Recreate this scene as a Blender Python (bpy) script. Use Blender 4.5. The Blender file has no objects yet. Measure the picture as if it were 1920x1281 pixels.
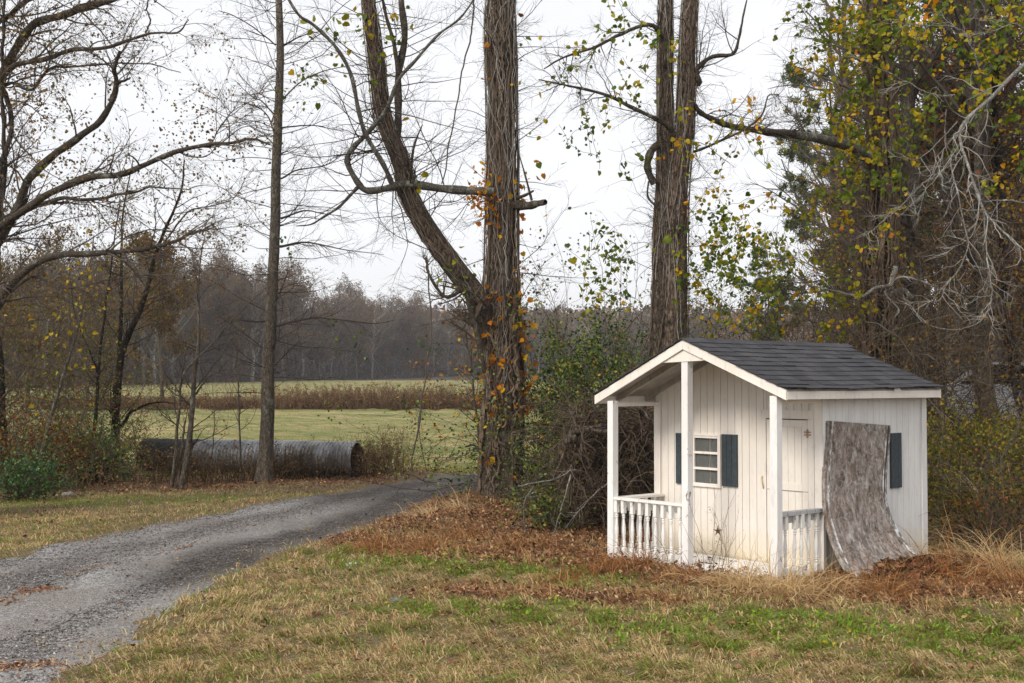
import bpy, math, numpy as np
from mathutils import Vector
rng = np.random.default_rng(11)
S = bpy.context.scene
COL = S.collection
PI = math.pi
# ------------------------------------------------------------------ camera
FPX, TILT, EYE = 2265.0, 0.0342, 1.65
cam = bpy.data.cameras.new('camera'); co = bpy.data.objects.new('camera', cam); COL.objects.link(co)
cam.sensor_width = 36; cam.lens = 36 * FPX / 1920; cam.clip_end = 3000; cam.clip_start = .1
co.location = (0, 0, EYE); co.rotation_euler = (PI / 2 + TILT, 0, 0)
S.camera = co
# ------------------------------------------------------------------ sky and sun
HAZE = .0004
W = bpy.data.worlds.new('World'); S.world = W; W.use_nodes = True
nt = W.node_tree; nt.nodes.clear()
def nn(t, k, **kw):
    n = t.nodes.new(k)
    for a, b in kw.items(): setattr(n, a, b)
    return n
out = nn(nt, 'ShaderNodeOutputWorld'); bg = nn(nt, 'ShaderNodeBackground'); bg.inputs[1].default_value = .1
sky = nn(nt, 'ShaderNodeTexSky', sky_type='NISHITA', sun_disc=False)
SUN_EL, SUN_AZ = math.radians(38), math.radians(222)      # azimuth of the sun measured clockwise from +Y
sky.sun_elevation = SUN_EL; sky.sun_rotation = SUN_AZ
tc = nn(nt, 'ShaderNodeTexCoord'); sx = nn(nt, 'ShaderNodeSeparateXYZ'); nt.links.new(tc.outputs['Generated'], sx.inputs[0])
rp = nn(nt, 'ShaderNodeMapRange'); rp.inputs[1].default_value = 0; rp.inputs[2].default_value = 1
rp.inputs[3].default_value = 9.7; rp.inputs[4].default_value = 10.5; nt.links.new(sx.outputs[2], rp.inputs[0])
cn = nn(nt, 'ShaderNodeTexNoise'); cn.inputs['Scale'].default_value = 2.2; cn.inputs['Detail'].default_value = 5
mp = nn(nt, 'ShaderNodeMapping'); mp.inputs['Scale'].default_value = (1, 1, 5); nt.links.new(tc.outputs['Generated'], mp.inputs[0]); nt.links.new(mp.outputs[0], cn.inputs['Vector'])
cr = nn(nt, 'ShaderNodeMapRange'); cr.inputs[1].default_value = .3; cr.inputs[2].default_value = .7; cr.inputs[3].default_value = .95; cr.inputs[4].default_value = 1.06
nt.links.new(cn.outputs[0], cr.inputs[0])
mu = nn(nt, 'ShaderNodeMath', operation='MULTIPLY'); nt.links.new(rp.outputs[0], mu.inputs[0]); nt.links.new(cr.outputs[0], mu.inputs[1])
cc = nn(nt, 'ShaderNodeVectorMath', operation='SCALE'); cc.inputs[0].default_value = (1.0, 1.0, 1.02); nt.links.new(mu.outputs[0], cc.inputs['Scale'])
mx = nn(nt, 'ShaderNodeMix', data_type='RGBA'); mx.inputs[0].default_value = .9
nt.links.new(sky.outputs[0], mx.inputs[6]); nt.links.new(cc.outputs[0], mx.inputs[7]); nt.links.new(mx.outputs[2], bg.inputs[0]); nt.links.new(bg.outputs[0], out.inputs[0])
sl = bpy.data.lights.new('sun', 'SUN'); sl.energy = 2.5; sl.angle = math.radians(18); sl.color = (1, .93, .84)
so = bpy.data.objects.new('sun', sl); COL.objects.link(so)
sd = Vector((math.sin(SUN_AZ) * math.cos(SUN_EL), math.cos(SUN_AZ) * math.cos(SUN_EL), math.sin(SUN_EL)))
so.rotation_euler = (-sd).to_track_quat('-Z', 'Y').to_euler(); so.location = (-20, -20, 30)
S.view_settings.view_transform = 'Standard'; S.view_settings.look = 'None'; S.view_settings.exposure = 0.16; S.view_settings.gamma = 1
S.cycles.max_bounces = 5; S.cycles.diffuse_bounces = 3; S.cycles.transparent_max_bounces = 8

# ------------------------------------------------------------------ geometry helpers
def ray(px, py):
    a = (px - 960) / FPX; b = (640.5 - py) / FPX; c, s = math.cos(TILT), math.sin(TILT)
    return np.array([a, c - b * s, s + b * c])
def at(px, py, Y):
    d = ray(px, py); return np.array([0, 0, EYE]) + d * (Y / d[1])
def gnd(px, py):
    d = ray(px, py); return np.array([0, 0, EYE]) + d * (-EYE / d[2])
_s = np.random.default_rng(3); _ph = _s.uniform(0, 7, (12, 8)); _dr = _s.uniform(0, 2 * PI, (12, 8)); _fq = _s.uniform(.6, 1.9, (12, 8))
def nz(x, y, sc=1., seed=0):
    r = 0
    for k in range(8):
        r = r + np.sin((x * math.cos(_dr[seed, k]) + y * math.sin(_dr[seed, k])) * _fq[seed, k] * 2 * PI / sc + _ph[seed, k])
    return r / 4.
def sst(a, b, x):
    t = np.clip((x - a) / (b - a), 0, 1); return t * t * (3 - 2 * t)
def segd(x, y, a, b):
    ax, ay = a; bx, by = b; L = (bx - ax) ** 2 + (by - ay) ** 2
    t = np.clip(((x - ax) * (bx - ax) + (y - ay) * (by - ay)) / L, 0, 1)
    return np.hypot(x - ax - t * (bx - ax), y - ay - t * (by - ay))
HX, HY, HT = 2.05, 11.198, -0.869
def h(x, y):
    far = np.maximum(y - 62, 0) * .0138
    far = np.where(y > 235, 173 * .0138 + (y - 235) * .0138 * 2.3 + 6 * sst(280, 560, y), far)
    near = .035 * nz(x, y, 3.4, 1) + .02 * nz(x, y, 1.3, 2)
    near = near * sst(1.0, 2.4, np.hypot(x - HX - .6, y - HY)) * np.where(y > 30, 2.0, 1.)
    mound = .10 * np.exp(-(segd(x, y, (-.25, 16.6), (1.2, 14.5)) / 1.2) ** 2)
    pile = .07 * np.exp(-(segd(x, y, (3.35, 10.35), (3.95, 10.75)) / .36) ** 2)
    bank = .25 * sst(0, 4, x - 4.6 + .0 * y) * sst(10, 13, y) * sst(60, 40, y)
    return far + near + mound + pile + bank
class MB:
    def __init__(s): s.V = []; s.F = []; s.A = []; s.M = []; s.n = 0
    def add(s, V, F, a=None, m=0):
        V = np.asarray(V, float).reshape(-1, 3)
        if not isinstance(F, list): F = [F]
        for i, f in enumerate(F):
            f = np.asarray(f, dtype=np.int64)
            s.F.append(f + s.n); k = len(f)
            s.A.append(np.zeros(k) if a is None else (np.full(k, a, float) if np.isscalar(a) else np.asarray(a, float)))
            s.M.append(np.full(k, m))
        s.V.append(V); s.n += len(V)
    def box(s, x0, x1, y0, y1, z0, z1, a=None, m=0):
        V = [(x, y, z) for x in (x0, x1) for y in (y0, y1) for z in (z0, z1)]
        s.add(V, np.array([(0, 1, 3, 2), (4, 6, 7, 5), (0, 4, 5, 1), (2, 3, 7, 6), (0, 2, 6, 4), (1, 5, 7, 3)]), a, m)
    def hexa(s, P, a=None, m=0):   # 8 corners in the same order as box
        s.add(P, np.array([(0, 1, 3, 2), (4, 6, 7, 5), (0, 4, 5, 1), (2, 3, 7, 6), (0, 2, 6, 4), (1, 5, 7, 3)]), a, m)
    def beam(s, p, q, w, t, up=(0, 0, 1), a=None, m=0):
        p = np.array(p, float); q = np.array(q, float); d = q - p; d /= np.linalg.norm(d)
        u = np.array(up, float); r = np.cross(d, u); r /= np.linalg.norm(r); u = np.cross(r, d)
        s.hexa([e + r * i * w / 2 + u * j * t / 2 for e in (p, q) for i in (-1, 1) for j in (-1, 1)], a, m)
    def lathe(s, prof, n=12, c=(0, 0, 0), a=None, m=0):
        th = np.linspace(0, 2 * PI, n, endpoint=False); V = []
        for r, z in prof: V += [(c[0] + r * math.cos(t), c[1] + r * math.sin(t), c[2] + z) for t in th]
        k = len(prof); F = [(i * n + j, i * n + (j + 1) % n, (i + 1) * n + (j + 1) % n, (i + 1) * n + j) for i in range(k - 1) for j in range(n)]
        s.add(V, np.array(F), a, m)
    def tubes(s, P, R, sides=3, a=None, m=0, cap=False):
        P = np.asarray(P, float); R = np.asarray(R, float); N, K, _ = P.shape
        T = np.gradient(P, axis=1); T /= np.linalg.norm(T, axis=2, keepdims=True) + 1e-9
        ref = np.where(np.abs(T[:, 0, 2:3]) > .8, np.array([[1., 0, 0]]), np.array([[0, 0, 1.]]))
        U = np.cross(T[:, 0], ref); U /= np.linalg.norm(U, axis=1, keepdims=True) + 1e-9
        th = np.linspace(0, 2 * PI, sides, endpoint=False); V = np.empty((N, K, sides, 3))
        for k in range(K):
            U = U - (U * T[:, k]).sum(1, keepdims=True) * T[:, k]; U /= np.linalg.norm(U, axis=1, keepdims=True) + 1e-9
            B = np.cross(T[:, k], U)
            V[:, k] = P[:, k, None] + R[:, k, None, None] * (np.cos(th)[None, :, None] * U[:, None] + np.sin(th)[None, :, None] * B[:, None])
        i = np.arange(N)[:, None, None] * K * sides; k = np.arange(K - 1)[None, :, None] * sides; j = np.arange(sides)[None, None]
        j2 = (j + 1) % sides
        F = np.stack([i + k + j, i + k + j2, i + k + sides + j2, i + k + sides + j], -1).reshape(-1, 4)
        aa = None
        if a is not None: aa = np.repeat(np.broadcast_to(a, (N,)), (K - 1) * sides)
        s.add(V, F, aa, m)
    def leaves(s, C, size, a, droop=.3, wid=.75, m=0, flat=0., heart=False):
        C = np.asarray(C, float); N = len(C); size = np.broadcast_to(size, (N,))
        d = rng.normal(size=(N, 3)); d[:, 2] = d[:, 2] * (1 - flat) - droop; d /= np.linalg.norm(d, axis=1, keepdims=True)
        r = rng.normal(size=(N, 3)); r[:, 2] *= (1 - flat); r = np.cross(d, np.cross(r, d) + 1e-6); r /= np.linalg.norm(r, axis=1, keepdims=True) + 1e-9
        nrm = np.cross(d, r); l = size[:, None]; w = l * wid * rng.uniform(.35, .65, (N, 1)); up = nrm * l * rng.uniform(.05, .28, (N, 1))
        if heart: return s.hearts(C, d, r, nrm, l, w * 1.15, up, a, m)
        V = np.stack([C, C + d * l * .35 + r * w + up, C + d * l - up * .6, C + d * l * .35 - r * w + up, C + d * l * .5], 1)
        i = np.arange(N)[:, None] * 5
        s.add(V, np.concatenate([i + np.array([[0, 1, 4]]), i + np.array([[0, 4, 3]]), i + np.array([[1, 2, 4]]), i + np.array([[4, 2, 3]])]), np.tile(a, 4) if not np.isscalar(a) else a, m)
    def hearts(s, C, d, r, nrm, l, w, up, a, m):
        N = len(C); X = [(0, 0, 0), (-.12, .55, .5), (.3, 1, 1), (.68, .62, .5), (1, 0, -.6), (.68, -.62, .5), (.3, -1, 1), (-.12, -.55, .5), (.35, 0, -.15)]
        V = np.stack([C + d * l * p + r * w * q + up * u for p, q, u in X], 1); i = np.arange(N)[:, None, None] * 9
        s.add(V, (i + np.array([(j, (j + 1) % 8, 8) for j in range(8)])[None]).reshape(-1, 3), np.repeat(np.broadcast_to(a, (N,)), 8), m)
    def blades(s, x, y, ln, w, lean, a, z=None, drift=None, m=0):
        N = len(x); z = h(x, y) if z is None else z
        B = np.stack([x, y, z - .004], 1); az = rng.uniform(0, 2 * PI, N); ld = rng.uniform(0, 2 * PI, N)
        if drift is not None: ld = drift + rng.normal(0, .9, N)
        side = np.stack([np.cos(az), np.sin(az), 0 * az], 1) * (w / 2)[:, None]; L = np.stack([np.cos(ld), np.sin(ld), 0 * ld], 1)
        q = lean[:, None]; up = np.array([[0, 0, 1.]]); l = ln[:, None]
        m1 = B + l * (.5 * up * (1 - .45 * q) + L * .38 * q); t = B + l * (up * (1 - .95 * q).clip(.04) + L * q)
        V = np.stack([B - side, B + side, m1 + side * .8, m1 - side * .8, t], 1); i = np.arange(N)[:, None] * 5
        s.add(V, [i + np.array([[0, 1, 2, 3]])], a, m)
        s.F.append(np.stack([i[:, 0] + 3, i[:, 0] + 2, i[:, 0] + 4], 1) + s.n - len(V.reshape(-1, 3))); s.A.append(np.asarray(a, float)); s.M.append(np.full(N, m))
    def mesh(s, name, mats, off=None, smooth=False):
        V = np.concatenate(s.V)
        if off is not None: V = V - np.array(off)
        me = bpy.data.meshes.new(name); me.vertices.add(len(V)); me.vertices.foreach_set('co', V.astype(np.float32).ravel())
        loops = np.concatenate([f.ravel() for f in s.F]); tot = np.concatenate([np.full(len(f), f.shape[1]) for f in s.F])
        me.loops.add(len(loops)); me.loops.foreach_set('vertex_index', loops.astype(np.int32))
        me.polygons.add(len(tot)); me.polygons.foreach_set('loop_start', (np.cumsum(tot) - tot).astype(np.int32))
        try: me.polygons.foreach_set('loop_total', tot.astype(np.int32))
        except Exception: pass
        me.polygons.foreach_set('material_index', np.concatenate(s.M).astype(np.int32))
        me.polygons.foreach_set('use_smooth', np.full(len(tot), smooth))
        at_ = me.attributes.new('rnd', 'FLOAT', 'FACE'); at_.data.foreach_set('value', np.concatenate(s.A).astype(np.float32))
        for m in (mats if isinstance(mats, (list, tuple)) else [mats]): me.materials.append(m)
        me.update(); me.validate(); return me
    def build(s, name, mats, parent=None, local=False, smooth=False):
        off = None if (local or parent is None) else np.array(parent.location) if parent.parent is None else np.array(parent.parent.location)
        me = s.mesh(name, mats, off, smooth); o = bpy.data.objects.new(name, me); COL.objects.link(o)
        if parent is not None: o.parent = parent
        return o
def tag(o, label=None, cat=None, group=None, kind=None):
    if label: o['label'] = label
    if cat: o['category'] = cat
    if group: o['group'] = group
    if kind: o['kind'] = kind
    return o
def thing(name, label, cat, loc=(0, 0, 0), rz=0, group=None):
    o = bpy.data.objects.new(name, None); COL.objects.link(o); o.location = tuple(float(v) for v in loc); o.rotation_euler = (0, 0, rz); o.empty_display_size = .2
    return tag(o, label, cat, group)
def copy_tree(o, loc, rz, sc=1., label=None):
    c = o.copy(); COL.objects.link(c); c.location = tuple(float(v) for v in loc); c.rotation_euler = (0, 0, rz); c.scale = (sc,) * 3 if np.isscalar(sc) else sc
    if label: c['label'] = label
    for ch in list(o.children):
        d = ch.copy(); COL.objects.link(d); d.parent = c
        for g in list(ch.children):
            e = g.copy(); COL.objects.link(e); e.parent = d
    return c
def smoothpath(pts, K, jit=0.):
    P = np.array(pts, float); n = len(P); Q = np.vstack([2 * P[0] - P[1], P, 2 * P[-1] - P[-2]])
    u = np.linspace(0, n - 1, K); i = np.minimum(u.astype(int), n - 2); t = (u - i)[:, None]
    a, b, c, d = Q[i], Q[i + 1], Q[i + 2], Q[i + 3]
    r = .5 * (2 * b + (c - a) * t + (2 * a - 5 * b + 4 * c - d) * t ** 2 + (3 * b - a - 3 * c + d) * t ** 3)
    if jit:
        e = rng.normal(0, jit, r.shape); e = (e + np.roll(e, 1, 0) + np.roll(e, -1, 0)) / 2; e[0] = 0; r = r + e
    return r
def spawn(P, R, n, t0, t1, ang, L, K=6, wob=.18, trop=(0, 0, 0), rr=.55, rmin=.0015, rmax=1., lt=.5, flat=0., angs=.15, rfix=None):
    N, KK, _ = P.shape; ln = np.linalg.norm(np.diff(P, axis=1), axis=2).sum(1); pr = ln / ln.sum()
    par = rng.choice(N, n, p=pr); t = rng.uniform(t0, t1, n); f = t * (KK - 1); i = np.minimum(f.astype(int), KK - 2); w = (f - i)[:, None]
    p = P[par, i] * (1 - w) + P[par, i + 1] * w; T = P[par, i + 1] - P[par, i]; T /= np.linalg.norm(T, axis=1, keepdims=True) + 1e-9
    r0 = (R[par, i] * (1 - w[:, 0]) + R[par, i + 1] * w[:, 0])
    q = rng.normal(size=(n, 3)); q[:, 2] *= (1 - flat); q -= (q * T).sum(1, keepdims=True) * T; q /= np.linalg.norm(q, axis=1, keepdims=True) + 1e-9
    A = (ang + rng.normal(0, angs, n))[:, None]; d = np.cos(A) * T + np.sin(A) * q
    l = L * (1 - lt * t) * rng.uniform(.55, 1.25, n); st = (l / (K - 1))[:, None]
    O = np.empty((n, K, 3)); O[:, 0] = p; tr = np.array(trop)[None]
    for k in range(1, K):
        d = d + rng.normal(0, wob, (n, 3)) + tr; d /= np.linalg.norm(d, axis=1, keepdims=True); O[:, k] = O[:, k - 1] + d * st
    rs = np.clip(r0 * rr, rmin, rmax) if rfix is None else np.full(n, rfix)
    return O, rs[:, None] * (1 - np.linspace(0, 1, K)[None] ** 1.2 * .8).clip(.1)
def on(P, n, t0=0., t1=1., jit=.02):
    N, K, _ = P.shape; par = rng.integers(0, N, n); f = rng.uniform(t0, t1, n) * (K - 1); i = np.minimum(f.astype(int), K - 2); w = (f - i)[:, None]
    return P[par, i] * (1 - w) + P[par, i + 1] * w + rng.normal(0, jit, (n, 3))

# ------------------------------------------------------------------ materials
def mat(name):
    m = bpy.data.materials.new(name); m.use_nodes = True; t = m.node_tree; t.nodes.clear()
    o = nn(t, 'ShaderNodeOutputMaterial'); b = nn(t, 'ShaderNodeBsdfPrincipled'); t.links.new(b.outputs[0], o.inputs[0])
    b.inputs['Roughness'].default_value = .85; b.inputs['Specular IOR Level'].default_value = .25
    return m, t, b
def ramp(t, src, stops, interp='LINEAR'):
    r = nn(t, 'ShaderNodeValToRGB'); e = r.color_ramp; e.interpolation = interp
    while len(e.elements) > 1: e.elements.remove(e.elements[0])
    e.elements[0].position = stops[0][0]; e.elements[0].color = (*stops[0][1], 1)
    for p, c in stops[1:]:
        x = e.elements.new(p); x.color = (*c, 1)
    t.links.new(src, r.inputs[0]); return r.outputs[0]
def noise(t, scale, stretch=(1, 1, 1), detail=4, rough=.6, kind='n', dist=0., space='Object'):
    c = nn(t, 'ShaderNodeTexCoord'); mp = nn(t, 'ShaderNodeMapping'); mp.inputs['Scale'].default_value = stretch; t.links.new(c.outputs[space], mp.inputs[0])
    if kind == 'v':
        n = nn(t, 'ShaderNodeTexVoronoi'); n.inputs['Scale'].default_value = scale; t.links.new(mp.outputs[0], n.inputs['Vector']); return n
    n = nn(t, 'ShaderNodeTexNoise'); n.inputs['Scale'].default_value = scale; n.inputs['Detail'].default_value = detail; n.inputs['Roughness'].default_value = rough; n.inputs['Distortion'].default_value = dist
    t.links.new(mp.outputs[0], n.inputs['Vector']); return n
def mixc(t, f, a, b, blend='MIX'):
    m = nn(t, 'ShaderNodeMix', data_type='RGBA', blend_type=blend)
    for s_, v in ((0, f), (6, a), (7, b)):
        if isinstance(v, (int, float)): m.inputs[s_].default_value = v
        elif isinstance(v, tuple): m.inputs[s_].default_value = (*v, 1)
        else: t.links.new(v, m.inputs[s_])
    return m.outputs[2]
def bump(t, b, src, strength=.5, dist=.01, prev=None):
    n = nn(t, 'ShaderNodeBump'); n.inputs['Strength'].default_value = strength; n.inputs['Distance'].default_value = dist
    t.links.new(src, n.inputs['Height'])
    if prev is not None: t.links.new(prev, n.inputs['Normal'])
    t.links.new(n.outputs[0], b.inputs['Normal']); return n.outputs[0]
def leafmat(name, stops, transl=.35, rough=.6, interp='LINEAR', sat=1.28):
    stops = [(p, tuple(max(.004, (c[0] + c[1] + c[2]) / 3 + (v - (c[0] + c[1] + c[2]) / 3) * sat) for v in c)) for p, c in stops]
    m = bpy.data.materials.new(name); m.use_nodes = True; t = m.node_tree; t.nodes.clear(); o = nn(t, 'ShaderNodeOutputMaterial')
    a = nn(t, 'ShaderNodeAttribute', attribute_name='rnd'); c = ramp(t, a.outputs['Fac'], stops, interp)
    b = nn(t, 'ShaderNodeBsdfPrincipled'); b.inputs['Roughness'].default_value = rough; b.inputs['Specular IOR Level'].default_value = .3
    tr = nn(t, 'ShaderNodeBsdfTranslucent'); mx_ = nn(t, 'ShaderNodeMixShader'); mx_.inputs[0].default_value = transl
    t.links.new(c, b.inputs[0]); t.links.new(c, tr.inputs[0]); t.links.new(b.outputs[0], mx_.inputs[1]); t.links.new(tr.outputs[0], mx_.inputs[2]); t.links.new(mx_.outputs[0], o.inputs[0])
    return m
def simple(name, col, rough=.6, metal=0., var=.25, scale=12, bs=.15, bd=.003):
    m, t, b = mat(name); n = noise(t, scale); c2 = tuple(v * (1 - var) for v in col)
    t.links.new(ramp(t, n.outputs[0], [(.3, c2), (.7, col)]), b.inputs[0]); b.inputs['Roughness'].default_value = rough; b.inputs['Metallic'].default_value = metal
    bump(t, b, n.outputs[0], bs, bd); return m
def bark(name, dark, light, lichen=None, sc=9, amt=.5, vert=.22, bd=.03):
    m, t, b = mat(name)
    n1 = noise(t, sc, (1, 1, vert), 7, .65, dist=.4); n2 = noise(t, sc * 3.2, (1, 1, vert * 1.4), 5, .7); n3 = noise(t, 2.2, (1, 1, .6), 4)
    c = ramp(t, n1.outputs[0], [(.33, dark), (.52, tuple((a + b_) / 2 for a, b_ in zip(dark, light))), (.68, light)])
    c = mixc(t, .55, c, ramp(t, n2.outputs[0], [(.3, tuple(v * .55 for v in dark)), (.65, light)]), 'MIX')
    cv_ = nn(t, 'ShaderNodeTexCoord'); mv_ = nn(t, 'ShaderNodeMapping'); mv_.inputs['Scale'].default_value = (1, 1, vert * 1.3); av_ = nn(t, 'ShaderNodeVectorMath', operation='MULTIPLY_ADD'); av_.inputs[1].default_value = (.06, .06, .06)
    t.links.new(cv_.outputs['Object'], mv_.inputs[0]); t.links.new(n2.outputs['Color'], av_.inputs[0]); t.links.new(mv_.outputs[0], av_.inputs[2]); vo = nn(t, 'ShaderNodeTexVoronoi', feature='DISTANCE_TO_EDGE'); vo.inputs['Scale'].default_value = sc * 2.6; t.links.new(av_.outputs[0], vo.inputs['Vector'])
    c = mixc(t, ramp(t, vo.outputs[0], [(.0, (.85, .85, .85)), (.16, (0, 0, 0))]), c, tuple(v * .45 for v in dark))
    if lichen:
        n4 = noise(t, 6, (1, 1, .7), 6, .75)
        c = mixc(t, ramp(t, n4.outputs[0], [(.62 - .12 * amt, (0, 0, 0)), (.70 - .1 * amt, (1, 1, 1))]), c, lichen)
    t.links.new(c, b.inputs[0]); b.inputs['Roughness'].default_value = .95
    p = bump(t, b, n1.outputs[0], 1, bd * 1.6); p = bump(t, b, vo.outputs[0], 1, bd * 2, p); bump(t, b, n2.outputs[0], 1, bd, p); return m
M = {}
M['bark_brown'] = bark('bark_brown', (.026, .019, .014), (.33, .255, .195), (.27, .26, .20), 10, .35)
M['bark_red'] = bark('bark_red', (.038, .025, .018), (.42, .31, .235), (.30, .30, .22), 9, .3)
M['bark_grey'] = bark('bark_grey', (.08, .065, .05), (.38, .32, .25), (.33, .34, .28), 14, .5)
M['bark_dark'] = bark('bark_dark', (.010, .008, .006), (.07, .055, .042), (.15, .15, .12), 12, .15)
M['bark_limb'] = bark('bark_limb', (.04, .032, .024), (.22, .18, .14), (.27, .27, .23), 14, .55, .8, .012)
M['bark_lichen'] = bark('bark_lichen', (.09, .08, .065), (.34, .32, .27), (.42, .44, .37), 14, .7, .8, .012)
M['bark_pale'] = bark('bark_pale', (.16, .15, .125), (.52, .50, .45), (.6, .6, .55), 16, .6, .8, .008)
M['twig_dark'] = simple('twig_dark', (.055, .042, .034), .9)
M['twig_grey'] = simple('twig_grey', (.12, .10, .085), .9, var=.5, scale=3)
M['twig_brown'] = simple('twig_brown', (.135, .098, .068), .9, var=.8, scale=3)
M['twig_pale'] = simple('twig_pale', (.42, .40, .36), .9, var=.5, scale=6)
M['twig_far'] = simple('twig_far', (.16, .13, .125), .95, var=.45, scale=.15)
M['vine'] = simple('vine', (.24, .175, .125), .9, var=.72, scale=5)
RED = [(0, (.035, .05, .012)), (.25, (.09, .10, .02)), (.5, (.20, .16, .03)), (.75, (.42, .26, .035)), (1, (.50, .20, .03))]
M['leaf_vine'] = leafmat('leaf_vine', [(0, (.05, .085, .012)), (.35, (.13, .16, .02)), (.6, (.34, .28, .03)), (.8, (.55, .33, .03)), (1, (.50, .20, .03))])
M['leaf_green'] = leafmat('leaf_green', sat=1.05, stops=[(0, (.014, .028, .007)), (.45, (.055, .095, .020)), (.85, (.20, .28, .055)), (1, (.40, .25, .03))], transl=.3, rough=.4)
M['leaf_holly'] = leafmat('leaf_holly', [(0, (.02, .045, .018)), (.6, (.05, .11, .035)), (1, (.12, .20, .06))], .2, .3)
M['leaf_orange'] = leafmat('leaf_orange', [(0, (.10, .05, .015)), (.4, (.38, .16, .03)), (.7, (.60, .24, .03)), (1, (.55, .38, .04))])
M['leaf_brown'] = leafmat('leaf_brown', [(0, (.045, .03, .016)), (.5, (.14, .09, .04)), (.8, (.26, .15, .05)), (1, (.13, .14, .035))])
M['leaf_rust'] = leafmat('leaf_rust', [(0, (.06, .025, .015)), (.5, (.18, .065, .03)), (1, (.26, .12, .05))])
M['leaf_olive'] = leafmat('leaf_olive', [(0, (.05, .06, .016)), (.5, (.12, .125, .03)), (.8, (.22, .18, .045)), (1, (.34, .2, .04))])
M['leaf_far'] = leafmat('leaf_far', sat=1.1, stops=[(0, (.05, .05, .04)), (.4, (.12, .095, .075)), (.7, (.20, .13, .08)), (1, (.28, .15, .07))])
M['leaf_gold'] = leafmat('leaf_gold', [(0, (.10, .07, .02)), (.4, (.26, .17, .035)), (.75, (.42, .25, .045)), (1, (.16, .18, .03))])
M['needles'] = leafmat('needles', [(0, (.04, .06, .028)), (.6, (.10, .13, .06)), (1, (.18, .19, .085))], .15)
M['litter'] = leafmat('litter', sat=1.02, stops=[(0, (.035, .018, .012)), (.35, (.11, .05, .026)), (.62, (.24, .10, .05)), (.85, (.38, .20, .10)), (1, (.52, .36, .19))], transl=.1, rough=.75)
M['grass'] = leafmat('grass', sat=1.1, stops=[(0, (.48, .36, .19)), (.22, (.66, .52, .30)), (.36, (.40, .27, .13)), (.5, (.17, .085, .04)), (.58, (.17, .14, .04)), (.75, (.17, .19, .04)), (.88, (.11, .19, .025)), (1, (.24, .36, .035))], transl=.3, rough=.6)
M['clover'] = leafmat('clover', sat=1.05, stops=[(0, (.5, .38, .04)), (.6, (.50, .40, .04)), (.72, (.10, .17, .025)), (.9, (.18, .29, .03)), (1, (.30, .40, .04))], transl=.35, rough=.5)
M['straw_pale'] = leafmat('straw_pale', [(0, (.66, .52, .34)), (.5, (.48, .35, .20)), (.8, (.30, .19, .10)), (1, (.20, .11, .06))], .3, .7)
M['straw'] = leafmat('straw', [(0, (.58, .44, .27)), (.35, (.36, .22, .115)), (.55, (.12, .06, .03)), (.75, (.27, .10, .045)), (1, (.48, .30, .15))], .25, .7)
M['weed'] = leafmat('weed', [(0, (.13, .085, .055)), (.5, (.19, .115, .075)), (.8, (.28, .19, .115)), (1, (.13, .12, .05))], .2, .9)
M['weed_dark'] = leafmat('weed_dark', [(0, (.05, .035, .022)), (.6, (.11, .07, .042)), (.9, (.22, .14, .08)), (1, (.08, .09, .03))], .1, .9)
M['fieldblade'] = leafmat('fieldblade', [(0, (.42, .31, .15)), (.4, (.20, .19, .055)), (.7, (.10, .15, .028)), (1, (.05, .10, .018))], .3, .7)

def ground_mat():
    m, t, b = mat('ground_soil_and_grass')
    def at_(n): return nn(t, 'ShaderNodeAttribute', attribute_name=n).outputs['Fac']
    n1 = noise(t, 9, detail=8, rough=.7); n2 = noise(t, 60, detail=5, rough=.7); n3 = noise(t, 1.1, detail=5)
    straw = ramp(t, n2.outputs[0], [(.3, (.045, .03, .017)), (.5, (.13, .095, .05)), (.7, (.28, .21, .115))])
    lit = ramp(t, n2.outputs[0], [(.3, (.04, .026, .017)), (.5, (.12, .075, .042)), (.7, (.26, .17, .09))])
    grn = ramp(t, n2.outputs[0], [(.3, (.10, .11, .03)), (.7, (.24, .26, .06))])
    nf = noise(t, .11, (1, 2.6, 1), 6, .62); nf2 = noise(t, 2.2, (1, 1.6, 1), 6, .7); nf3 = noise(t, .35, (1, 3.5, 1), 5, .6)
    fld = ramp(t, nf.outputs[0], [(.40, (.07, .12, .018)), (.49, (.17, .17, .04)), (.58, (.42, .31, .15))])
    fld = mixc(t, .55, fld, ramp(t, nf2.outputs[0], [(.36, (.04, .08, .012)), (.5, (.15, .15, .04)), (.64, (.42, .32, .16))]))
    fld = mixc(t, .4, fld, ramp(t, nf3.outputs[0], [(.40, (.08, .13, .025)), (.60, (.40, .31, .16))]))
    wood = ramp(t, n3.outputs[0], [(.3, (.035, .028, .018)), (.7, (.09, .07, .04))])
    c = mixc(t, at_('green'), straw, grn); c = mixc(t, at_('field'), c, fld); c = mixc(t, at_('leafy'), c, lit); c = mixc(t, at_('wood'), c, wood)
    t.links.new(c, b.inputs[0]); b.inputs['Roughness'].default_value = .95; p = bump(t, b, n1.outputs[0], .6, .03); bump(t, b, n2.outputs[0], .8, .012, p); return m
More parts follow.
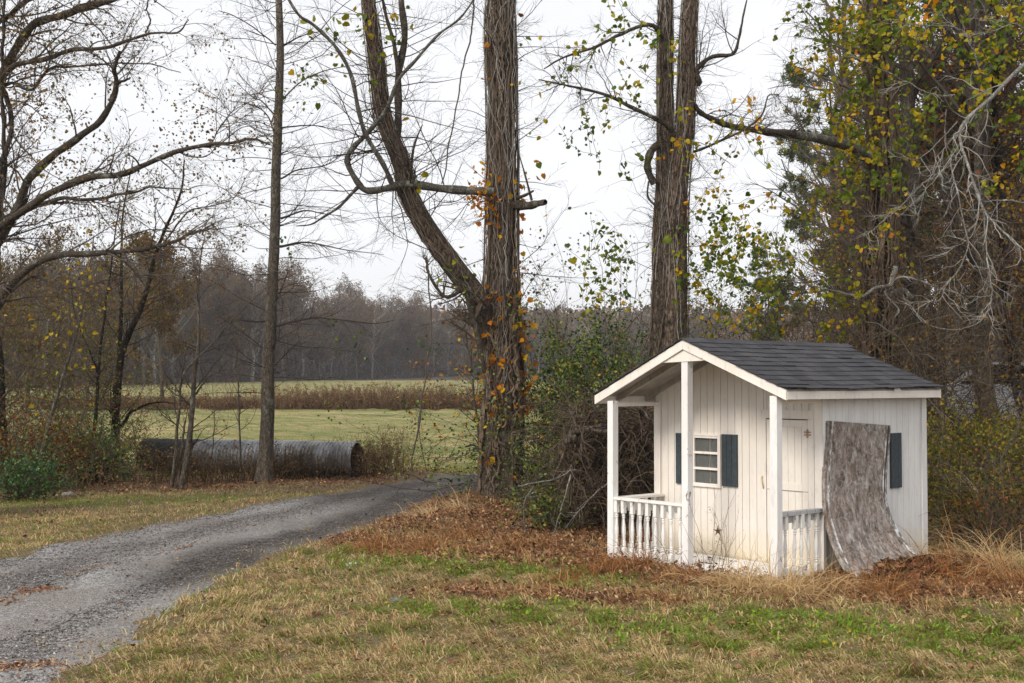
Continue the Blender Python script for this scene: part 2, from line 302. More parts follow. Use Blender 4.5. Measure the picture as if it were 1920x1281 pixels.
def drive_mat():
    m, t, b = mat('gravel_drive')
    n1 = noise(t, .8, (1, 1, 1), 6, .6); n2 = noise(t, 55, detail=4, rough=.8); v = noise(t, 70, kind='v'); a = nn(t, 'ShaderNodeAttribute', attribute_name='wet').outputs['Fac']
    st = ramp(t, v.outputs['Color'], [(.1, (.11, .105, .10)), (.4, (.23, .22, .21)), (.7, (.34, .33, .32)), (.95, (.50, .49, .48))])
    c = mixc(t, ramp(t, n1.outputs[0], [(.4, (0, 0, 0)), (.65, (.75, .75, .75))]), st, (.19, .16, .135))
    dk = ramp(t, v.outputs['Color'], [(.1, (.03, .025, .021)), (.8, (.095, .08, .068)), (.97, (.26, .23, .2))])
    c = mixc(t, a, c, dk); t.links.new(c, b.inputs[0]); b.inputs['Roughness'].default_value = .85
    p = bump(t, b, v.outputs['Distance'], .9, .012); bump(t, b, n2.outputs[0], .6, .008, p); return m
def paint(name, col, dirt, low=False, chip=0., rough=.6):
    m, t, b = mat(name); n = noise(t, 3, (1, 1, .35), 6, .65); n2 = noise(t, 26, (1, 1, .25), 5, .7)
    c = mixc(t, ramp(t, n.outputs[0], [(.42, (0, 0, 0)), (.70, (.8, .8, .8))]), col, dirt)
    c = mixc(t, ramp(t, n2.outputs[0], [(.54, (0, 0, 0)), (.76, (.5, .5, .5))]), c, tuple(v * .66 for v in dirt))
    if low:
        g = nn(t, 'ShaderNodeTexCoord'); s_ = nn(t, 'ShaderNodeSeparateXYZ'); t.links.new(g.outputs['Object'], s_.inputs[0])
        ad = nn(t, 'ShaderNodeMath', operation='MULTIPLY_ADD'); t.links.new(n.outputs[0], ad.inputs[0]); ad.inputs[1].default_value = .55; t.links.new(s_.outputs[2], ad.inputs[2])
        c = mixc(t, ramp(t, ad.outputs[0], [(.22, (.75, .75, .75)), (.62, (0, 0, 0))]), c, (.62, .50, .30))
        c = mixc(t, ramp(t, ad.outputs[0], [(.22, (.7, .7, .7)), (.32, (0, 0, 0))]), c, (.36, .27, .15))
    if chip:
        n3 = noise(t, 18, (1, 1, .4), 8, .75); c = mixc(t, ramp(t, n3.outputs[0], [(.66 - chip * .1, (0, 0, 0)), (.68 - chip * .1, (1, 1, 1))]), c, (.20, .16, .125))
    t.links.new(c, b.inputs[0]); b.inputs['Roughness'].default_value = rough; bump(t, b, n2.outputs[0], .25, .002); return m
M['ground'] = ground_mat(); M['drive'] = drive_mat()
M['paint_front'] = paint('paint_front', (.80, .75, .69), (.70, .64, .56), True)
M['paint_side'] = paint('paint_side', (.76, .75, .73), (.62, .60, .58), True)
M['paint_post'] = paint('paint_post', (.86, .85, .84), (.70, .68, .65), False, .35)
M['paint_rail'] = paint('paint_rail', (.86, .85, .82), (.68, .66, .60), False, .5)
M['paint_grey'] = paint('paint_grey', (.50, .51, .52), (.36, .36, .36), False, .8)
M['paint_trim'] = paint('paint_trim', (.86, .81, .75), (.74, .68, .60), False, .1)
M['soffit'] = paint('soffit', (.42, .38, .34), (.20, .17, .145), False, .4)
M['shutter'] = simple('shutter', (.060, .076, .088), .65, var=.4, scale=30)
M['backing'] = simple('backing', (.30, .25, .19), .9)
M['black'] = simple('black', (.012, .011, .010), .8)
M['brass'] = simple('brass', (.55, .44, .24), .5, .4)
M['rustm'] = simple('rustm', (.42, .28, .2), .8)
def shingle_mat():
    m, t, b = mat('shingle'); a = nn(t, 'ShaderNodeAttribute', attribute_name='rnd'); n = noise(t, 180, detail=3, rough=.8); n2 = noise(t, 3, detail=4)
    c = ramp(t, a.outputs['Fac'], [(0, (.022, .022, .026)), (1, (.075, .073, .080))])
    c = mixc(t, .5, c, ramp(t, n.outputs[0], [(.3, (.015, .015, .017)), (.7, (.095, .094, .102))])); c = mixc(t, ramp(t, n2.outputs[0], [(.5, (0, 0, 0)), (.75, (.35, .35, .35))]), c, (.12, .115, .11))
    t.links.new(c, b.inputs[0]); b.inputs['Roughness'].default_value = .9; bump(t, b, n.outputs[0], .7, .004); return m
M['shingle'] = shingle_mat()
def osb_mat():
    m, t, b = mat('osb_board'); n0 = noise(t, 3.5, (1, 1, .7), 7, .7, dist=1.6); n = noise(t, 11, (1, 1, .85), 10, .8, dist=2.6); cc_ = None
    for k, (rot, sc) in enumerate(((.5, 20), (-.7, 26), (1.3, 15))):
        c_ = nn(t, 'ShaderNodeTexCoord'); mp_ = nn(t, 'ShaderNodeMapping'); mp_.inputs['Rotation'].default_value = (rot, 0, 0); mp_.inputs['Scale'].default_value = (1, 1.4, .75); mp_.inputs['Location'].default_value = (k * 3.1, k, 0)
        ad = nn(t, 'ShaderNodeVectorMath', operation='MULTIPLY_ADD'); t.links.new(c_.outputs['Object'], mp_.inputs[0]); t.links.new(n.outputs['Color'], ad.inputs[0]); ad.inputs[1].default_value = (.05, .05, .05); t.links.new(mp_.outputs[0], ad.inputs[2])
        v = nn(t, 'ShaderNodeTexVoronoi'); v.inputs['Scale'].default_value = sc; t.links.new(ad.outputs[0], v.inputs['Vector']); sp = nn(t, 'ShaderNodeSeparateColor'); t.links.new(v.outputs['Color'], sp.inputs[0])
        r = ramp(t, sp.outputs[0], [(.0, (.035, .025, .018)), (.3, (.15, .11, .085)), (.6, (.33, .28, .245)), (1, (.70, .67, .64))]); cc_ = r if cc_ is None else mixc(t, .5 if k == 1 else .4, cc_, r); last = sp.outputs[0]
    c = mixc(t, .45, cc_, ramp(t, n.outputs[0], [(.40, (.03, .02, .015)), (.5, (.22, .18, .15)), (.60, (.66, .62, .59))]))
    c = mixc(t, ramp(t, n0.outputs[0], [(.52, (0, 0, 0)), (.7, (.6, .6, .6))]), c, (.24, .155, .105)); c = mixc(t, ramp(t, n0.outputs[0], [(.3, (.5, .5, .5)), (.45, (0, 0, 0))]), c, (.07, .06, .055))
    t.links.new(c, b.inputs[0]); b.inputs['Roughness'].default_value = .9; p = bump(t, b, n.outputs[0], 1, .012); bump(t, b, last, .6, .006, p); return m
M['osb'] = osb_mat()
def peel_mat():
    m, t, b = mat('peeling_edge'); n = noise(t, 20, (1, 1, .45), 8, .8)
    t.links.new(ramp(t, n.outputs[0], [(.44, (.16, .13, .11)), (.50, (.35, .35, .34)), (.56, (.75, .76, .77))]), b.inputs[0]); bump(t, b, n.outputs[0], .8, .006); return m
M['peel'] = peel_mat()
m, t, b = mat('window_glass'); b.inputs['Base Color'].default_value = (.6, .62, .6, 1); b.inputs['Roughness'].default_value = .06; b.inputs['Transmission Weight'].default_value = .85; b.inputs['IOR'].default_value = 1.25; M['glass'] = m

# ------------------------------------------------------------------ ground sheet
near_edge = [(-60, 1420), (160, 1290), (235, 1230), (300, 1180), (360, 1130), (440, 1085), (520, 1048), (600, 1018), (690, 988), (760, 962), (830, 945), (900, 930), (1000, 922), (1120, 918)]
far_edge = [(-900, 1180), (-300, 1085), (0, 1050), (150, 1005), (270, 983), (400, 962), (520, 945), (600, 928), (680, 911), (760, 899), (830, 891), (895, 886), (1000, 884), (1120, 884)]
NE = smoothpath([gnd(*p) for p in near_edge], 220)[:, :2]; FE = smoothpath([gnd(*p) for p in far_edge], 220)[:, :2]
poly = np.vstack([NE, FE[::-1]])
def inpoly(x, y):
    r = np.zeros(x.shape, bool); P = poly; Q = np.roll(P, -1, 0)
    for (ax, ay), (bx, by) in zip(P, Q):
        c = ((ay > y) != (by > y)); 
        if ay != by: r ^= c & (x < (bx - ax) * (y - ay) / (by - ay) + ax)
    return r
def leafy(x, y):
    d = np.minimum.reduce([segd(x, y, (-.6, 16.3), (.9, 12.2)) / 1.35, segd(x, y, (-1.6, 14.6), (.6, 12.4)) / .7, segd(x, y, (.7, 11.2), (2.4, 9.75)) / .55,
                           segd(x, y, (2.4, 9.8), (6, 9.4)) / .85, segd(x, y, (-2.4, 13.4), (-1.3, 12.6)) / .5, segd(x, y, (-.8, 11.9), (.9, 11.0)) / .6, segd(x, y, (-14, 16.6), (-2.2, 20.7)) / 1.35, segd(x, y, (-.5, 9.6), (1.0, 9.2)) / .3, segd(x, y, (-9, 19.5), (-3, 21)) / 1.6])
    return np.clip(1.35 - d + .35 * nz(x, y, .9, 4), 0, 1)
def green(x, y):
    d = np.minimum.reduce([segd(x, y, (-1.3, 11.4), (.6, 10.4)) / .55, segd(x, y, (1.2, 8.15), (3.9, 7.75)) / .55, segd(x, y, (-.6, 8.9), (1.3, 8.2)) / .3, segd(x, y, (-12, 14.8), (-4, 17.3)) / .5])
    return np.clip(1.2 - d + .8 * nz(x, y, .7, 5) + .4 * nz(x, y, .3, 8), 0, 1) * .8 + .15 * np.clip(nz(x, y, 2., 6), 0, 1)
def field(x, y): return sst(20.9, 21.8, y - .28 * (x + 3).clip(-20, 3) + .35 * nz(x, y, 1.5, 3)) * sst(3, 1, x - (y - 22) * .25)
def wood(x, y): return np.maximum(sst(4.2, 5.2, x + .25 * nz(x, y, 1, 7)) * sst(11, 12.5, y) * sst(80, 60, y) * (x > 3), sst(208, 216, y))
def axis(a): return np.unique(np.concatenate(a))
gx = axis([np.arange(-9, 8, .1), np.geomspace(8, 900, 60), -np.geomspace(9, 900, 60)])
gy = axis([np.arange(3, 24, .1), np.geomspace(24, 1500, 110), [-60, -20, -5, 0, 2]])
X, Y = np.meshgrid(gx, gy); Z = h(X, Y); nx, ny = len(gx), len(gy)
ii = np.arange(ny - 1)[:, None] * nx + np.arange(nx - 1)[None]; F = np.stack([ii, ii + 1, ii + nx + 1, ii + nx], -1).reshape(-1, 4)
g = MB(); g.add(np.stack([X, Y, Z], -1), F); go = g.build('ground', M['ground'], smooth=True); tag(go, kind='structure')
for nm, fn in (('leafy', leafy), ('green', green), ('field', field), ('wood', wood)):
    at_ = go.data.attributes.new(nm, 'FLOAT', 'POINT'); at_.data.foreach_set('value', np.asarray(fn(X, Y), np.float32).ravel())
# driveway ribbon: crowned, its edges dip under the ground
ns = 40; s_ = np.linspace(-.06, 1.06, ns)[None, :, None]
R_ = NE[:, None] * (1 - s_) + FE[:, None] * s_; dx, dy = R_[..., 0], R_[..., 1]; sv = s_[..., 0] + 0 * dx
dz = h(dx, dy) + .030 - .055 * np.abs(2 * sv - 1) ** 6 + .012 * nz(dx, dy, .5, 8) - .02 * np.exp(-((sv - .28) / .12) ** 2) - .015 * np.exp(-((sv - .72) / .12) ** 2)
ii = np.arange(219)[:, None] * ns + np.arange(ns - 1)[None]; F = np.stack([ii, ii + ns, ii + ns + 1, ii + 1], -1).reshape(-1, 4)
g = MB(); g.add(np.stack([dx, dy, dz], -1), F); dr = g.build('gravel_driveway', M['drive'], smooth=True); tag(dr, kind='structure')
wet = np.clip(np.exp(-((sv - .20 - .05 * nz(dx, dy, 3, 9)) / .17) ** 2) * 1.25 * sst(9.2, 10.4, dy) + .5 * np.exp(-((sv - .70 - .04 * nz(dx, dy, 3, 9)) / .12) ** 2) + sst(15, 18, dy) * .7 + .12 * nz(dx, dy, 1.2, 10), 0, 1)
at_ = dr.data.attributes.new('wet', 'FLOAT', 'POINT'); at_.data.foreach_set('value', wet.astype(np.float32).ravel())
def drive_z(x, y):
    a = np.full(len(x), 9.); b = np.full(len(x), 9.)
    for P in range(0, 219, 3):
        a = np.minimum(a, segd(x, y, NE[P], NE[P + 3 if P < 216 else 219])); b = np.minimum(b, segd(x, y, FE[P], FE[P + 3 if P < 216 else 219]))
    sv = a / (a + b + 1e-6); global SV; SV = sv; return h(x, y) + .030 - .055 * np.abs(2 * sv - 1) ** 6 + .012 * nz(x, y, .5, 8) - .02 * np.exp(-((sv - .28) / .12) ** 2) - .015 * np.exp(-((sv - .72) / .12) ** 2)
def wedge(n, y0, y1, k=.47, pw=1.):
    y = y0 + (y1 - y0) * rng.uniform(0, 1, n) ** pw; x = rng.uniform(-1, 1, n) * y * k; return x, y
# loose gravel
def stones(n, y0, y1, smin, smax, seedmask=None):
    x, y = wedge(n, y0, y1, .46, 1.3); k = inpoly(x, y); x, y = x[k], y[k]; N = len(x)
    sz = rng.uniform(0, 1, N) ** 2.2 * (smax - smin) + smin
    base = np.array([(1, 0, 0), (0, 1, 0), (-1, 0, 0), (0, -1, 0), (0, 0, 1), (.3, .2, -1)], float); sc = rng.uniform(.55, 1.2, (N, 6, 1))
    a = rng.uniform(0, 6.3, N); c, s2 = np.cos(a)[:, None], np.sin(a)[:, None]; V = base[None] * sc * sz[:, None, None]; V[..., 2] *= .6
    V = np.stack([V[..., 0] * c - V[..., 1] * s2, V[..., 0] * s2 + V[..., 1] * c, V[..., 2]], -1) + np.stack([x, y, drive_z(x, y) + sz * .15], 1)[:, None]
    wt = np.clip(np.exp(-((SV - .20 - .05 * nz(x, y, 3, 9)) / .17) ** 2) * 1.25 * sst(9.2, 10.4, y) + .6 * np.exp(-((SV - .70) / .12) ** 2) + sst(15, 18, y) * .6, 0, 1)
    i = np.arange(N)[:, None, None] * 6; f = (i + np.array([(0, 1, 4), (1, 2, 4), (2, 3, 4), (3, 0, 4), (1, 0, 5), (2, 1, 5), (3, 2, 5), (0, 3, 5)])[None]).reshape(-1, 3)
    return V, f, np.repeat(rng.uniform(0, 1, N) * (1 - .55 * wt) * np.where(rng.uniform(0, 1, N) < .9, .85, 1), 8)
M['stone'] = leafmat('stone', sat=1., stops= [(0, (.05, .045, .04)), (.4, (.17, .16, .155)), (.8, (.30, .29, .28)), (.95, (.44, .43, .42)), (1, (.55, .54, .53))], transl=0, rough=.9)
g = MB(); V, f, a = stones(330000, 5.4, 18, .003, .0155); g.add(V, f, a); tag(g.build('loose_gravel', M['stone']), 'loose pale and dark gravel stones spread over the driveway', 'gravel', kind='stuff')

# ------------------------------------------------------------------ grass, leaf litter
def pick(x, y, gr, lf):
    n = len(x); r = rng.uniform(0, 1, n); v = rng.uniform(0, .42, n) ** 1.0
    v = np.where(r < .14 + .5 * np.clip(nz(x, y, .9, 9) + .35 + .4 * nz(x, y, .3, 8), 0, 1) + .65 * gr, rng.uniform(.58, 1.0, n), v); r2 = rng.uniform(0, 1, n)
    v = np.where(r2 < .17 + .16 * np.clip(nz(x, y, 1.1, 4), 0, 1) + .5 * lf, rng.uniform(.36, .62, n), v); return v
x, y = wedge(500000, 5.9, 14.5, .46, 1.2); gr = green(x, y); lf = leafy(x, y); jn = .13
k = ~inpoly(x + rng.normal(0, jn, len(x)), y + rng.normal(0, jn, len(x))) & (rng.uniform(0, 1, len(x)) > lf * .85) & (rng.uniform(0, 1, len(x)) < .72 + .35 * nz(x, y, .45, 11))
inside = (np.abs((x - HX) * math.cos(HT) + (y - HY) * math.sin(HT)) < 1.0) & (((x - HX) * -math.sin(HT) + (y - HY) * math.cos(HT)) > -.66) & (((x - HX) * -math.sin(HT) + (y - HY) * math.cos(HT)) < 1.65)
k &= ~inside; x, y, gr, lf = x[k], y[k], gr[k], lf[k]; n = len(x); tall = np.clip(.6 + .5 * nz(x, y, .5, 0) + .5 * nz(x, y, .23, 3), .15, 1.9)
g = MB(); g.blades(x, y, rng.uniform(.035, .17, n) * tall, rng.uniform(.0026, .0085, n) * (1 + gr * .7), rng.uniform(.45, 1.0, n) ** .7, pick(x, y, gr, lf), drift=2.6 + nz(x, y, 2.5, 2) * 1.3)
tag(g.build('lawn_grass', M['grass']), 'patchy straw coloured and green lawn grass in the foreground', 'grass', kind='stuff')
g = MB(); x, y = wedge(60000, 6.5, 13, .46); gg_ = green(x, y); k = (rng.uniform(0, 1, len(x)) < (gg_ - .35).clip(0) * .9) & ~inpoly(x, y); x, y = x[k], y[k]; P = np.stack([x, y, h(x, y) + rng.uniform(.01, .05, len(x))], 1)
g.leaves(P, rng.uniform(.02, .045, len(P)), np.where(rng.uniform(0, 1, len(P)) < .04, .55, rng.uniform(.74, 1, len(P))), -.25, .55, flat=.3); tag(g.build('broadleaf_weeds', M['clover']), 'bright green broad leaved weeds in patches of the lawn', 'weeds', kind='stuff')
x, y = wedge(150000, 13.5, 24, .46); k = (~inpoly(x + rng.normal(0, .12, len(x)), y + rng.normal(0, .12, len(x)))) & (x < 1.5); k &= (y - 17.3 - (x + 7.7) * .5 > -4.4); x, y = x[k], y[k]; gr, lf = green(x, y), leafy(x, y); k = (rng.uniform(0, 1, len(x)) > lf * .8); x, y, gr, lf = x[k], y[k], gr[k], lf[k]; n = len(x)
fl = field(x, y); g = MB(); g.blades(x, y, rng.uniform(.03, .10, n), rng.uniform(.004, .009, n), rng.uniform(.3, .95, n), np.where(rng.uniform(0, 1, n) < fl * .7, rng.uniform(.6, .95, n), pick(x, y, gr, lf)))
tag(g.build('verge_grass', M['grass']), 'short yellowing grass on the verge beyond the driveway', 'grass', kind='stuff')
x, y = wedge(120000, 21.5, 75, .45, 1.7); k = (field(x, y) > .3) & (x < 3 + (y - 22) * .25); x, y = x[k], y[k]; n = len(x); st = nz(x * .25, y, 2.2, 5) + .7 * nz(x * .5, y, 7, 6) + .5 * nz(x, y, .9, 7)
g = MB(); g.blades(x, y, rng.uniform(.03, .12, n) * np.clip(.7 + .5 * nz(x, y, 1.1, 9), .2, 1.5), rng.uniform(.006, .014, n), rng.uniform(.2, .9, n), np.clip(.50 - .42 * st + rng.normal(0, .16, n), 0, 1))
tag(g.build('field_grass', M['fieldblade']), 'mown green and straw hayfield grass behind the trees', 'grass', kind='stuff')
def litter(n, y0, y1, size, pw=1., thr=.0):
    x, y = wedge(n, y0, y1, .46, pw); l = leafy(x, y); k = (rng.uniform(0, 1, len(x)) < l ** 1.6 * (.62 + .45 * nz(x, y, .7, 8)) + .022) & ~(inpoly(x, y) & (rng.uniform(0, 1, len(x)) > .02)); ins = (np.abs((x - HX) * math.cos(HT) + (y - HY) * math.sin(HT)) < 1.0) & (((x - HX) * -math.sin(HT) + (y - HY) * math.cos(HT)) > -.1) & (((x - HX) * -math.sin(HT) + (y - HY) * math.cos(HT)) < 1.65)
    k &= ~ins; x, y = x[k], y[k]; z = h(x, y) + rng.uniform(.005, .05, len(x)); return np.stack([x, y, z], 1), size * rng.uniform(.6, 1.3, len(x))
g = MB()
for n, y0, y1, s2 in ((120000, 7, 15, .036), (60000, 14, 23, .048)):
    P, s3 = litter(n, y0, y1, s2); g.leaves(P, s3, rng.uniform(0, 1, len(P)) ** .9, .0, .7, flat=.8)
tag(g.build('leaf_litter', M['litter']), 'brown and rust fallen leaves covering the ground under the trees', 'fallen leaves', kind='stuff')
g = MB(); P = []
for (a_, b2_, n_, w_) in (((0, 1140), (110, 1103), 700, .06), ((120, 1085), (190, 1070), 90, .05), ((230, 1083), (260, 1080), 60, .04), ((330, 1042), (360, 1037), 60, .04), ((-60, 1265), (90, 1250), 500, .10), ((620, 1025), (300, 1160), 500, .18), ((250, 1190), (120, 1270), 500, .14)):
    q0, q1 = gnd(*a_), gnd(*b2_); t_ = rng.uniform(0, 1, n_); P.append(np.stack([q0[0] + (q1[0] - q0[0]) * t_ + rng.normal(0, w_, n_), q0[1] + (q1[1] - q0[1]) * t_ + rng.normal(0, w_, n_)], 1))
x, y = wedge(2600, 6, 20); k = inpoly(x, y); P.append(np.stack([x[k], y[k]], 1)); P = np.concatenate(P); P = np.concatenate([P, (drive_z(P[:, 0], P[:, 1]) + rng.uniform(.002, .012, len(P)))[:, None]], 1)
g.leaves(P, rng.uniform(.012, .035, len(P)), rng.uniform(.2, 1, len(P)), 0, .6, flat=.85); tag(g.build('drive_leaves', M['litter']), 'scraps of brown leaf and straw blown over the gravel driveway', 'fallen leaves', kind='stuff')
g = MB(); x, y = wedge(26000, 7, 15.5, .46); k = (rng.uniform(0, 1, len(x)) < leafy(x, y) * .55 + .03) & ~inpoly(x, y); x, y = x[k], y[k]; ins = (np.abs((x - HX) * math.cos(HT) + (y - HY) * math.sin(HT)) < 1.0) & (((x - HX) * -math.sin(HT) + (y - HY) * math.cos(HT)) > -.66) & (((x - HX) * -math.sin(HT) + (y - HY) * math.cos(HT)) < 1.65); x, y = x[~ins], y[~ins]; P = np.stack([x, y, h(x, y) + rng.uniform(.015, .07, len(x))], 1)
g.leaves(P, rng.uniform(.025, .06, len(P)), rng.uniform(0, 1, len(P)) ** 1.2, 0, .6, flat=.5); tag(g.build('large_fallen_leaves', M['litter']), 'larger curled rust and tan leaves lying loose on top of the grass', 'fallen leaves', kind='stuff')
g = MB(); n = 2600; t_ = rng.uniform(0, 1, n); P = np.stack([3.2 + .85 * t_ + rng.normal(0, .2, n), 10.28 + .52 * t_ + rng.normal(0, .17, n), np.zeros(n)], 1); P[:, 2] = h(P[:, 0], P[:, 1]) + rng.uniform(.0, .05, n)
g.leaves(P, rng.uniform(.035, .08, n), rng.uniform(0, .8, n) ** 1.2, 0, .8, flat=.3); tag(g.build('leaf_pile', M['litter']), 'heap of rust brown leaves against the foot of the curved board', 'leaf pile', kind='stuff')

# ------------------------------------------------------------------ playhouse (local axes: x along the front, y into the depth)
WD, DP, PO, ROOFZ, EAVEZ, OV = 1.96, 1.624, .633, 2.044, 1.57, .142
HW = WD / 2; SL = (ROOFZ - EAVEZ) / (HW + OV)
house = thing('playhouse', 'small white wooden playhouse with dark shingled gable roof and railed porch', 'playhouse', (HX, HY, 0), HT)
def sk(mb):      # the old roof has settled a little towards its left side
    for V in mb.V: V[:, 2] += .028 * V[:, 0] * (V[:, 2] > 1.3)
    return mb
def rz_(a, off=0.): return ROOFZ - SL * abs(a) - off
def plank(mb, a0, a1, z0, z1a, z1b, plane, t=.014, side=False, m=0, a=0):
    A0, A1, p0, p1 = a0, a1, plane, plane + t
    P = []
    for A, zt in ((A0, z1a), (A1, z1b)):
        for q in (p0, p1):
            for z in (z0, zt): P.append((q, A, z) if side else (A, q, z))
    mb.hexa(P, a, m)
fw = MB(); wx0, wx1, wz0, wz1 = -.50, -.152, .69, 1.15; dx0, dx1, dz1 = .384, .834, 1.33
edges = [-.98]
e_ = -.98 + .083
cuts = [wx0, wx1, dx0, dx1]
while e_ < .98: edges.append(e_); e_ += .083
edges.append(.98); edges = sorted(edges + cuts)
edges = [e for i, e in enumerate(edges) if i == 0 or e - edges[i - 1] > .004]
for a0, a1 in zip(edges[:-1], edges[1:]):
    c = (a0 + a1) / 2; b0, b1 = a0 + .0022, a1 - .0022
    if dx0 < c < dx1: segs = [(dz1, None)]
    elif wx0 < c < wx1: segs = [(.03, wz0), (wz1, None)]
    else: segs = [(.03, None)]
    for z0, z1 in segs: plank(fw, b0, b1, z0, z1 if z1 else rz_(b0, .075), z1 if z1 else rz_(b1, .075), -.001)
bk = MB()                          # sheathing behind the board joints
def backing(x0, x1, z0, z1=None):
    plank(bk, x0, x1, z0, z1 if z1 else rz_(x0, .08), z1 if z1 else rz_(x1, .08), .013, .02)
backing(-.975, wx0, .03); backing(wx0, wx1, .03, wz0); plank(bk, wx0, wx1, wz1, rz_(wx0, .08), rz_(wx1, .08), .013, .02); backing(wx1, -.0, .03); backing(0, dx0, .03); plank(bk, dx0, dx1, dz1, rz_(dx0, .08), rz_(dx1, .08), .013, .02); backing(dx1, .975, .03)
for V in fw.V: V[:, 2] += .0
f_ = sk(fw).build('front_wall', M['paint_front'], house, True); sk(bk).build('wall_backing', M['backing'], f_, True)
sw = MB(); sb = MB(); n = 17; e = np.linspace(0.0, DP, n + 1)
for a0, a1 in zip(e[:-1], e[1:]): plank(sw, a0 + .002, a1 - .002, -.03, 1.50, 1.50, HW - .013, .014, True)
plank(sb, .04, DP - .01, -.02, 1.49, 1.49, HW - .03, .017, True)
s1 = sk(sw).build('side_wall', M['paint_side'], house, True); sk(sb).build('wall_backing', M['paint_trim'], s1, True)
sw = MB()
for a0, a1 in zip(e[:-1], e[1:]): plank(sw, a0 + .001, a1 - .001, -.03, 1.50, 1.50, -HW, .014, True)
sk(sw).build('side_wall', M['paint_side'], house, True)
bw = MB()
for a0, a1 in zip(np.linspace(-.96, .96, 21)[:-1], np.linspace(-.96, .96, 21)[1:]): plank(bw, a0 + .001, a1 - .001, -.03, rz_(a0, .075), rz_(a1, .075), DP - .015)
sk(bw).build('back_wall', M['paint_side'], house, True)
for q, mt in (((.905, .982, -.018, -.002, -.02, 1.50), 'paint_trim'), ((-.985, -.905, -.018, -.002, .0, 1.49), 'paint_trim'), ((HW + .002, HW + .016, DP - .075, DP + .004, -.03, 1.50), 'paint_side'), ((HW + .003, HW + .014, -.018, .02, -.02, 1.50), 'paint_side')):
    ct = MB(); ct.box(*q); sk(ct).build('corner_trim', M[mt], house, True)
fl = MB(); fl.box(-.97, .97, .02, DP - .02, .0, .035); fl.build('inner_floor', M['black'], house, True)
# porch floor of boards, one broken
pf = MB()
for i, (b0, b1) in enumerate(zip(np.linspace(-PO - .03, -.02, 7)[:-1], np.linspace(-PO - .03, -.02, 7)[1:])):
    if i == 2: pf.box(-.98, -.05, b0 + .003, b1 - .003, .005, .032); pf.hexa([(x, y, z - (.03 if x > .2 else 0)) for x in (.12, .97) for y in (b0 + .003, b1 - .003) for z in (.005, .032)])
    else: pf.box(-.98 + .02 * (i % 2), .97, b0 + .003, b1 - .003, .004 + .002 * (i % 3), .031 + .003 * (i % 3))
pf.build('porch_floor', M['paint_rail'], house, True)
# roof
y0r, y1r = -PO - .065, DP + .045
roof = MB()
for sg in (-1, 1):
    P = []
    for x in (0, sg * (HW + OV - .01)):
        for y in (y0r + .02, y1r - .01):
            for o in (.028, .010): P.append((x, y, rz_(x, o)))
    roof.hexa(P)
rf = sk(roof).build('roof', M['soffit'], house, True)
sh = MB(); sa = math.atan(SL); Ls = (HW + OV + .025) / math.cos(sa); rows = 11; ex = Ls / rows
for sg in (-1, 1):
    for r in range(rows):
        off = rng.uniform(0, .2); y = y0r - .018 - off; up = .0045
        while y < y1r + .02:
            w = .203; ya, yb = max(y + .0035, y0r - .018), min(y + w - .0035, y1r + .02)
            if yb - ya > .01:
                d0 = r * ex - .02 if r else 0; d1 = (r + 1) * ex + rng.normal(0, .0022); P = []; tn = .0065 + abs(rng.normal(0, .0012)); lift = max(0, rng.normal(0, .003))
                if r == rows - 1: d1 += .012 + .01 * math.sin(y * 9)
                for d, lo in ((d0, .0), (d1, .0065 + lift)):
                    for yy in (ya, yb):
                        for o in (0, tn):
                            X_ = d * math.cos(sa); sag = .008 * math.sin((yy - y0r) * 1.9) - (.02 if (d > Ls - .01 and r == rows - 1) else 0)
                            P.append((sg * (X_ + (lo + o) * math.sin(sa)), yy, ROOFZ - .007 - d * math.sin(sa) + (lo + o) * math.cos(sa) - sag * (d / Ls)))
                sh.hexa(P, rng.uniform(0, 1))
            y += w
y = y0r - .02
while y < y1r:
    P = [(x, yy, ROOFZ - .002 - abs(x) * SL + z + .004 * (yy > y + .01)) for x in (-.09, 0) for yy in (y, y + .145) for z in (.001, .006)]; sh.hexa(P, rng.uniform(0, 1)); P2 = [(-p[0], p[1], p[2]) for p in P]; sh.hexa(P2, rng.uniform(0, 1)); y += .14
sk(sh).build('shingles', M['shingle'], rf, True)
fa = MB(); xe = HW + OV
for sg in (-1, 1):      # rake boards, front and back
    for yy in (y0r, y1r - .012):
        P = [(x, y, rz_(x, .012) - (.082 if k else 0)) for x in (sg * .0008, sg * xe) for y in (yy, yy + .018) for k in (1, 0)]; fa.hexa(P)
    P = [(x, y, z) for x in (sg * (xe - .014), sg * (xe + .002)) for y in (y0r + .02, y1r - .014) for z in (EAVEZ - .088, EAVEZ - .022)]; fa.hexa(P)
sk(fa).build('fascia', M['paint_trim'], rf, True)
fp = MB(); fp.add([(xe + .003, .86 + dy_, EAVEZ - .022 + dz_) for dy_, dz_ in ((0, -.01), (.02, .022), (.09, .03), (.14, -.01))] + [(xe + .009, .86 + dy_, EAVEZ - .022 + dz_) for dy_, dz_ in ((0, -.01), (.02, .022), (.09, .03), (.14, -.01))], np.array([(4, 5, 6, 7), (0, 3, 2, 1)])); sk(fp).build('fascia_chip', M['paint_trim'], rf, True)
ra = MB()
for sg in (-1, 1):
    for yy in (-PO + .20, -.03):
        P = [(x, y, rz_(x, .029) - (.055 if k else 0)) for x in (sg * .012, sg * (xe - .03)) for y in (yy, yy + .036) for k in (1, 0)]; ra.hexa(P)
ra.hexa([(x, y, z) for x in (-.26, .26) for y in (y0r + .020, y0r + .034) for z in (ROOFZ - .2, ROOFZ - .135)])
sk(ra).build('rafter', M['soffit'], rf, True)
